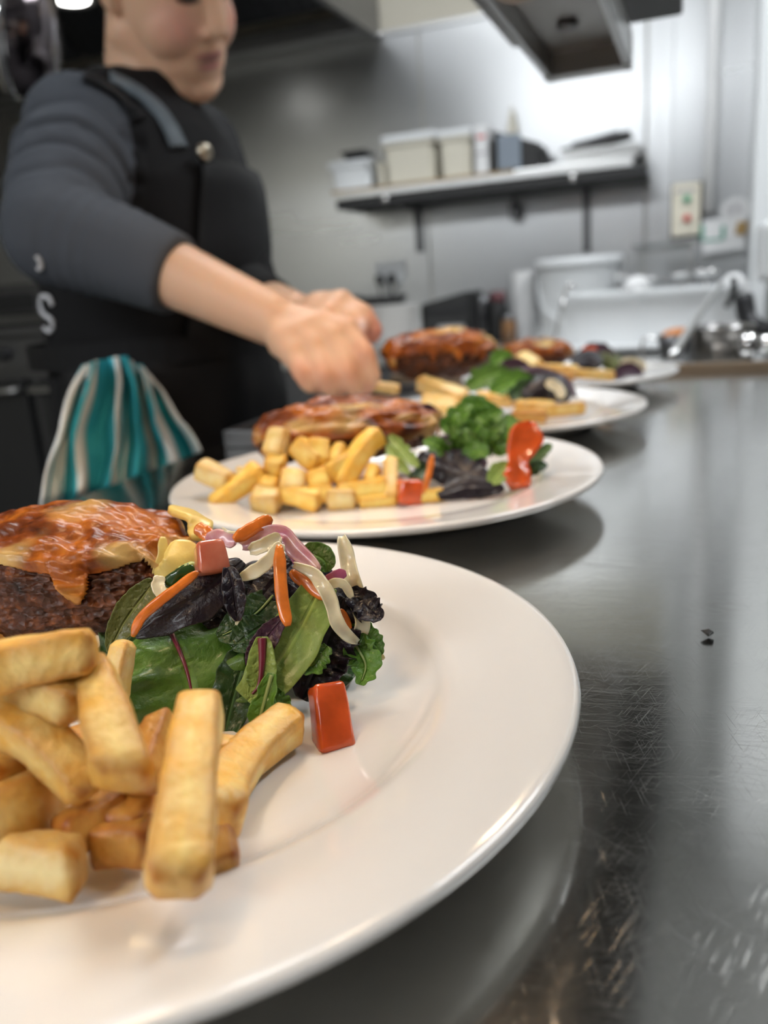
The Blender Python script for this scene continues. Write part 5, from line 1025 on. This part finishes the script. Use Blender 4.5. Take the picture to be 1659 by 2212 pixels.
hand(WR, [f[0] for f in fr_], list(zip(fr_, (.0082, .0090, .0094, .0092))), A((660, 708, .742), (738, 740, .740), (772, 786, .726), (784, 828, .716)))
fl_ = [A((738, 652, .800), (788, 676, .786), (810, 712, .785), (806, 728, .790)), A((728, 662, .792), (770, 700, .776), (778, 735, .776), (765, 745, .785)), A((715, 676, .786), (750, 718, .770), (752, 745, .772), (740, 752, .782)), A((700, 690, .782), (728, 728, .768), (730, 750, .772), (720, 755, .78))]
hand(WRL, [f[0] for f in fl_], list(zip(fl_, (.0090, .0092, .0088, .0080))), A((690, 664, .815), (740, 668, .795), (768, 685, .780), (784, 700, .774)))
HIP = [V(-.628, .895+s*.085, .84) for s in (-1, 1)]
for h, s in zip(HIP, (-1, 1)): add_capsule(bm, h, h+V(.012, .01*s, -.40), .080, .052); add_capsule(bm, h+V(.012, .01*s, -.40), h+V(-.01, .02*s, -.77), .052, .036); add_capsule(bm, h+V(-.02, .02*s, -.795), h+V(.13, .03*s, -.805), .034, .028)
me = remesh_mesh(bm, .0030, 5, 'body'); 
n = len(me.vertices); co = np.empty(n*3); me.vertices.foreach_get('co', co); co = co.reshape(-1, 3)
loc = (co-np.array(HC))@np.array(HM)/.93
tone = np.tile(np.array([.72, .45, .30]), (n, 1))
def paint(c, r, col, soft=.35, pts=None):
    d = np.linalg.norm(((pts if pts is not None else loc)-np.array(c))/np.array(r), axis=1); w = np.clip((1-d)/soft, 0, 1)[:, None]
    tone[:] = tone*(1-w)+np.array(col)*w
for s in (-1, 1):
    paint((.070, .040*s, -.020), (.045, .036, .036), (.74, .37, .29), .9)
    paint((.082, .031*s, .010), (.016, .019, .0060), (.03, .018, .014), .35)
    paint((.080, .033*s, .040), (.02, .024, .0050), (.05, .03, .02), .5)
    paint((.094, .0085*s, -.0345), (.006, .0045, .004), (.16, .06, .04), .5)
paint((.088, 0, -.0535), (.018, .030, .0065), (.36, .14, .13), .5); paint((.086, 0, -.067), (.018, .025, .0070), (.46, .19, .17), .5); paint((.086, 0, -.0600), (.024, .032, .0026), (.08, .03, .03), .7)
for f in fr_[:4]: paint(tuple(f[1]), (.016,)*3, (.66, .31, .20), .9, co); paint(tuple(f[3]), (.016,)*3, (.68, .34, .24), .9, co)
for f in fl_: paint(tuple(f[2]), (.022,)*3, (.70, .33, .27), .8, co)
paint(tuple(ad(782, 696, .765)), (.0065, .0065, .012), (.85, .66, .64), .4, co)
ca = me.color_attributes.new('tone', 'FLOAT_COLOR', 'POINT'); ca.data.foreach_set('color', np.c_[tone, np.ones(n)].ravel())
link('body', me, M['skin'], person, True)
# ---- eyes are lowered; lids painted, lashes as thin strips
# ---- hair tied back
bm = bmesh.new(); add_ellipsoid(bm, hw(-.022, 0, .052), (.094, .078, .092), HM, 5)
bmesh.ops.delete(bm, geom=[v for v in bm.verts if (lambda q: (q.x > .045 and q.z < .085) or q.z < -.015 or (q.x > -.005 and q.z < .03))(HM.transposed()@(v.co-HC))], context='VERTS')
for v in bm.verts: v.co += (v.co-HC).normalized()*.002*nz(v.co, 90)
h = bm_obj('hair', bm, M['hair'], person, True); sd = h.modifiers.new('t', 'SOLIDIFY'); sd.thickness = .006; sd.offset = 1
bm = bmesh.new(); add_ellipsoid(bm, hw(-.125, 0, .075), (.035, .037, .037), HM, 4); bm_obj('hair_bun', bm, M['hair'], h, True)
# ---- shirt
bm = bmesh.new(); loft(bm, TR[:-1]+[((-.640, .935, 1.300), .052, .058)])
add_capsule(bm, SH, EL, .0585, .0520); add_capsule(bm, EL, ad(250, 545, .783), .0515, .0455)
add_tube(bm, [ad(240, 540, .785), ad(310, 567, .776), ad(384, 597, .769)], lambda f: .0460-.0075*f, 24, up=(0, 0, 1))
add_capsule(bm, SHL, ELL, .058, .050); add_capsule(bm, ELL, ELL.lerp(WRL, .55), .048, .036)
add_capsule(bm, SH+BL*.01+Z*.004, NB-BL*.055-Z*.022, .052, .040); add_capsule(bm, SHL, NB+BL*.055-Z*.022, .050, .040)
me = remesh_mesh(bm, .0045, 7, 'shirt'); n = len(me.vertices)
co = np.empty(n*3); me.vertices.foreach_get('co', co); co = co.reshape(-1, 3); no = np.empty(n*3); me.vertices.foreach_get('normal', no); no = no.reshape(-1, 3)
arm = [SH, SH.lerp(EL, .5), EL, ad(250, 545, .783), ad(384, 597, .769)]; cum = [0]
for a, b in zip(arm, arm[1:]): cum.append(cum[-1]+(b-a).length)
SLV = []; sd_ = (SH-NB).normalized(); FR_ = []
for i in range(n):
    p = Vector(co[i]); best = None
    for k, (a, b) in enumerate(zip(arm, arm[1:])):
        ab = b-a; t = max(0, min(1, (p-a).dot(ab)/ab.length_squared)); d = (p-a-ab*t).length
        if best is None or d < best[0]: best = (d, cum[k]+t*ab.length)
    d, s = best; SLV.append(1.0 if d < .064 and (s > .13 or (p-SH).dot(sd_) > -.022) else 0.0)
    if d < .075:
        w = max(0, 1-abs(s-.095)/.085); w2 = max(0, 1-abs(s-.05)/.10)
        ph = s*170+3.2*nz(p, 11)+.8*nz(p, 35)
        f = .014*w*(.35-(1-abs(math.sin(ph*.5)))**2.5)+.003*w2*math.sin(ph*.6+1)+.0018*w*nz(p, 60)+.0010*math.sin(s*420+6*nz(p, 9))*max(0, 1-abs(s-.23)/.07)
        f += .0016*max(0, 1-abs(s-.375)/.010)
    else: f = .004*nz(V(p.x*9, p.y*9, p.z*5))+.0025*nz(V(p.x*22, p.y*22, p.z*9))
    co[i] += no[i]*f; FR_.append(f)
me.vertices.foreach_set('co', co.ravel()); me.update()
set_attr(me, 'sleeve', SLV)
shirt = link('shirt', me, M['shirt'], person, True)
bvh = BVHTree.FromPolygons([tuple(v) for v in co], [tuple(p.vertices) for p in me.polygons])
def hit(px, py, off=.002):
    d = ray(px, py).normalized(); h_ = bvh.ray_cast(CAM, d)
    if h_[0] is None:
        h_ = bvh.find_nearest(ad(px, py, .95))
    return h_[0]+h_[1]*off, h_[1]
bm = bmesh.new(); ring = [(NB+BF*(.056*math.cos(t))+BL*(.060*math.sin(t))+Z*(.008-.012*math.cos(t))) for t in [2*PI*k/40 for k in range(41)]]; add_tube(bm, ring, .0055, 10, seg=80); bm_obj('collar', bm, M['apron'], shirt, True)
# ---- apron: bib, skirt, straps, button
def torso_pt(phi, z, off):
    for (c0, a0, b0), (c1, a1, b1) in zip(TR, TR[1:]):
        if c0[2] <= z <= c1[2]: t = (z-c0[2])/(c1[2]-c0[2]); break
    else: c0, a0, b0 = TR[0]; c1, a1, b1 = TR[0]; t = 0
    c = Vector(c0).lerp(Vector(c1), t); a = a0+(a1-a0)*t+off; b = b0+(b1-b0)*t+off; cc, ss = math.cos(phi), math.sin(phi)
    return V(c.x, c.y, z)+BF*(a*math.copysign(abs(cc)**.85, cc))+BL*(b*math.copysign(abs(ss)**.85, ss))
def sheet(name, phi_of, zs, off_of, m, nu=40, parent=person, thick=.002):
    bm = bmesh.new(); G = []
    for z in zs:
        p0, p1 = phi_of(z); G.append([bm.verts.new(torso_pt(p0+(p1-p0)*k/nu, max(z, .781), off_of(z, k/nu))+Z*(z-max(z, .781))) for k in range(nu+1)])
    for r0, r1 in zip(G, G[1:]):
        for k in range(nu): bm.faces.new((r0[k], r0[k+1], r1[k+1], r1[k]))
    o = bm_obj(name, bm, m, parent, True); s = o.modifiers.new('t', 'SOLIDIFY'); s.thickness = thick; s.offset = 1; return o
rd = math.radians
apr = sheet('apron_bib', lambda z: (rd(-52+22*(z-.97)/.22), rd(52-22*(z-.97)/.22)), [.97+.0115*k for k in range(20)], lambda z, u: .010+.004*nz(V(u*3, z*12, 3))+.004*max(0, 1-(z-.97)/.08), M['apron'])
apr['label'] = 'black apron bib'
sk = sheet('apron_skirt', lambda z: (rd(-104), rd(104)), [.40+.0145*k for k in range(41)], lambda z, u: .013+.05*max(0, .98-z)*(1+.5*math.sin(u*31+4*nz(V(u*4, z*5, 1))))*.5+.006*nz(V(u*9, z*16, 8)), M['apron'], 70)
bm = bmesh.new(); ring = [torso_pt(t, .985, .018) for t in [2*PI*k/48 for k in range(49)]]
fr2 = frames(ring, Z); L = []
for p, (t_, s_, u_) in zip(ring, fr2): L.append([bm.verts.new(p+s_*a+Z*b) for a, b in ((.002, -.014), (.002, .014), (-.002, .014), (-.002, -.014))])
for a, b in zip(L, L[1:]):
    for k in range(4): bm.faces.new((a[k], a[(k+1) % 4], b[(k+1) % 4], b[k]))
bm_obj('apron_tie', bm, M['apron'], sk)
def strap(name, pxs, w, m, parent):
    P_ = [hit(x, y, .004) for x, y in pxs]; path = cat_rom([p for p, n_ in P_], 30); bm = bmesh.new(); L = []
    for i, p in enumerate(path):
        n_ = P_[min(len(P_)-1, int(i/29*(len(P_)-1)+.5))][1]; t_ = (path[min(i+1, 29)]-path[max(i-1, 0)]).normalized(); s_ = t_.cross(n_).normalized()
        L.append([bm.verts.new(p+s_*a*w/2+n_*b) for a, b in ((-1, 0), (-.9, .002), (.9, .002), (1, 0), (.9, -.003), (-.9, -.003))])
    for a, b in zip(L, L[1:]):
        for k in range(6): bm.faces.new((a[k], a[(k+1) % 6], b[(k+1) % 6], b[k]))
    bm.faces.new(L[0]); bm.faces.new(L[-1]); return bm_obj(name, bm, m, parent, True)
st1 = strap('apron_strap', [(384, 322), (362, 275), (325, 228), (282, 196), (236, 172)], .023, M['strap'], person); st1['label'] = 'grey apron strap'
strap('apron_strap', [(300, 262), (262, 220), (222, 190), (180, 172)], .016, M['apron'], person)
bp = torso_pt(rd(-29), 1.178, .014); bq = aY(428, 331, bp.y); bp = V(bp.x, bp.y, bq.z); bnrm = (CAM-bp).normalized().lerp(BF, .5).normalized()
lathe('button', [(0, .004), (.007, .004), (.0095, .001), (.0095, -.004), (0, -.004)], M['brass'], apr, c=bp, n=32, axis=bnrm)
# ---- white lettering down the back of the shirt
def lettering(name, pxs, r):
    P_ = [hit(x, y, .0012)[0] for x, y in pxs]; bm = bmesh.new(); add_tube(bm, P_, r, 8, seg=40); return bm_obj(name, bm, M['letter'], shirt, True)
lettering('printed_letter', [(115, 660), (108, 643), (94, 640), (84, 652), (86, 668), (98, 679), (112, 690), (117, 704), (110, 716), (99, 708)], .0026)
lettering('printed_letter', [(80, 552), (87, 562), (90, 575), (84, 580)], .0022)
# ---- trousers and shoes (below the counter)
bm = bmesh.new()
for h_, s in zip(HIP, (-1, 1)): add_capsule(bm, h_, h_+V(.012, .01*s, -.40), .092, .066); add_capsule(bm, h_+V(.012, .01*s, -.40), h_+V(-.01, .02*s, -.745), .066, .056)
add_ellipsoid(bm, V(-.628, .895, .84), (.118, .165, .10))
link('trousers', remesh_mesh(bm, .008, 4, 'trousers'), M['trouser'], person, True)
for h_, s in zip(HIP, (-1, 1)):
    bm = bmesh.new(); f0 = h_+V(-.02, .02*s, -.80); add_capsule(bm, V(f0.x-.02, f0.y, .042), V(f0.x+.16, f0.y+.012*s, .036), .042, .034); add_capsule(bm, V(f0.x-.01, f0.y, .05), V(f0.x-.01, f0.y, .10), .044, .046)
    m2 = remesh_mesh(bm, .005, 4, 'shoe'); 
    for v in m2.vertices: v.co.z = max(v.co.z, .0005)
    link('shoe', m2, M['black_plastic'], person, True)
# ================================================================== TEA TOWEL tucked into the apron tie
def towel():
    m, nt, b = mat('striped_tea_towel'); sset(b, Roughness=.9, Specular_IOR_Level=.15)
    at = nd(nt, 'ShaderNodeAttribute', attribute_name='across'); T_, W_, G_ = (.055, .46, .55), (.86, .88, .86), (.55, .55, .51)
    st = []; x = 0
    for c, w in ((W_, .045), (T_, .012), (W_, .075), (T_, .09), (W_, .05), (G_, .02), (T_, .13), (G_, .02), (W_, .055), (T_, .02), (W_, .02), (T_, .13), (G_, .02), (W_, .05), (T_, .06), (W_, .06), (T_, .08), (W_, .063)): st.append((x, c)); x += w
    r = ramp(nt, at.outputs['Fac'], st); r.node.color_ramp.interpolation = 'CONSTANT'; nt.links.new(r, b.inputs['Base Color'])
    w_ = nd(nt, 'ShaderNodeTexNoise', Scale=900, Detail=2); nt.links.new(coords(nt), w_.inputs['Vector']); bump(nt, b, w_.outputs['Fac'], .3, .0005)
    nu, nv = 130, 50; bm = bmesh.new(); lay = bm.verts.layers.float.new('across'); G = []
    topx = [(0, 186, 792), (.22, 200, 782), (.42, 245, 772), (.6, 270, 770), (.8, 300, 790), (1, 318, 812)]; botx = [(0, 84, 1100), (.2, 160, 1085), (.45, 245, 1060), (.7, 330, 1030), (1, 438, 985)]
    def it(tab, u):
        for a, c in zip(tab, tab[1:]):
            if a[0] <= u <= c[0]: t = (u-a[0])/(c[0]-a[0]); t = t*t*(3-2*t)*.4+t*.6; return a[1]+(c[1]-a[1])*t, a[2]+(c[2]-a[2])*t
    for j in range(nv+1):
        v = j/nv; row = []
        for i in range(nu+1):
            u = i/nu; a, c = it(topx, u), it(botx, u); k = v**.9; bul = math.sin(PI*v)*(-14 if u < .3 else 6)
            px_, py_ = a[0]+(c[0]-a[0])*k+bul, a[1]+(c[1]-a[1])*v
            fo = math.sin(u*5.2*2*PI+1.8*nz(V(u*3, v*2, 0))+.7*v); fo2 = math.sin(u*12*2*PI+2*nz(V(u*5, v*3, 4)))
            X_ = -.552+.055*v+(.016+.004*(1-v))*fo*(.55+.45*v)+.004*fo2*v+.006*nz(V(u*6, v*5, 9))
            px_ += 9*fo2*(1-v)*.6+10*nz(V(u*4, v*3, 2))
            if v > .93: X_ -= .01*(v-.93)/.07
            q = bm.verts.new(aX(px_, py_, min(X_, -.448))); q[lay] = min(.999, u); row.append(q)
        G.append(row)
    for r0, r1 in zip(G, G[1:]):
        for k in range(nu): bm.faces.new((r0[k], r0[k+1], r1[k+1], r1[k]))
    o = bm_obj('tea_towel', bm, m, None, True, recenter=True); s = o.modifiers.new('t', 'SOLIDIFY'); s.thickness = .0018
    tag(o, 'turquoise and white striped tea towel hanging from the apron beside the counter edge', 'towel')
towel()
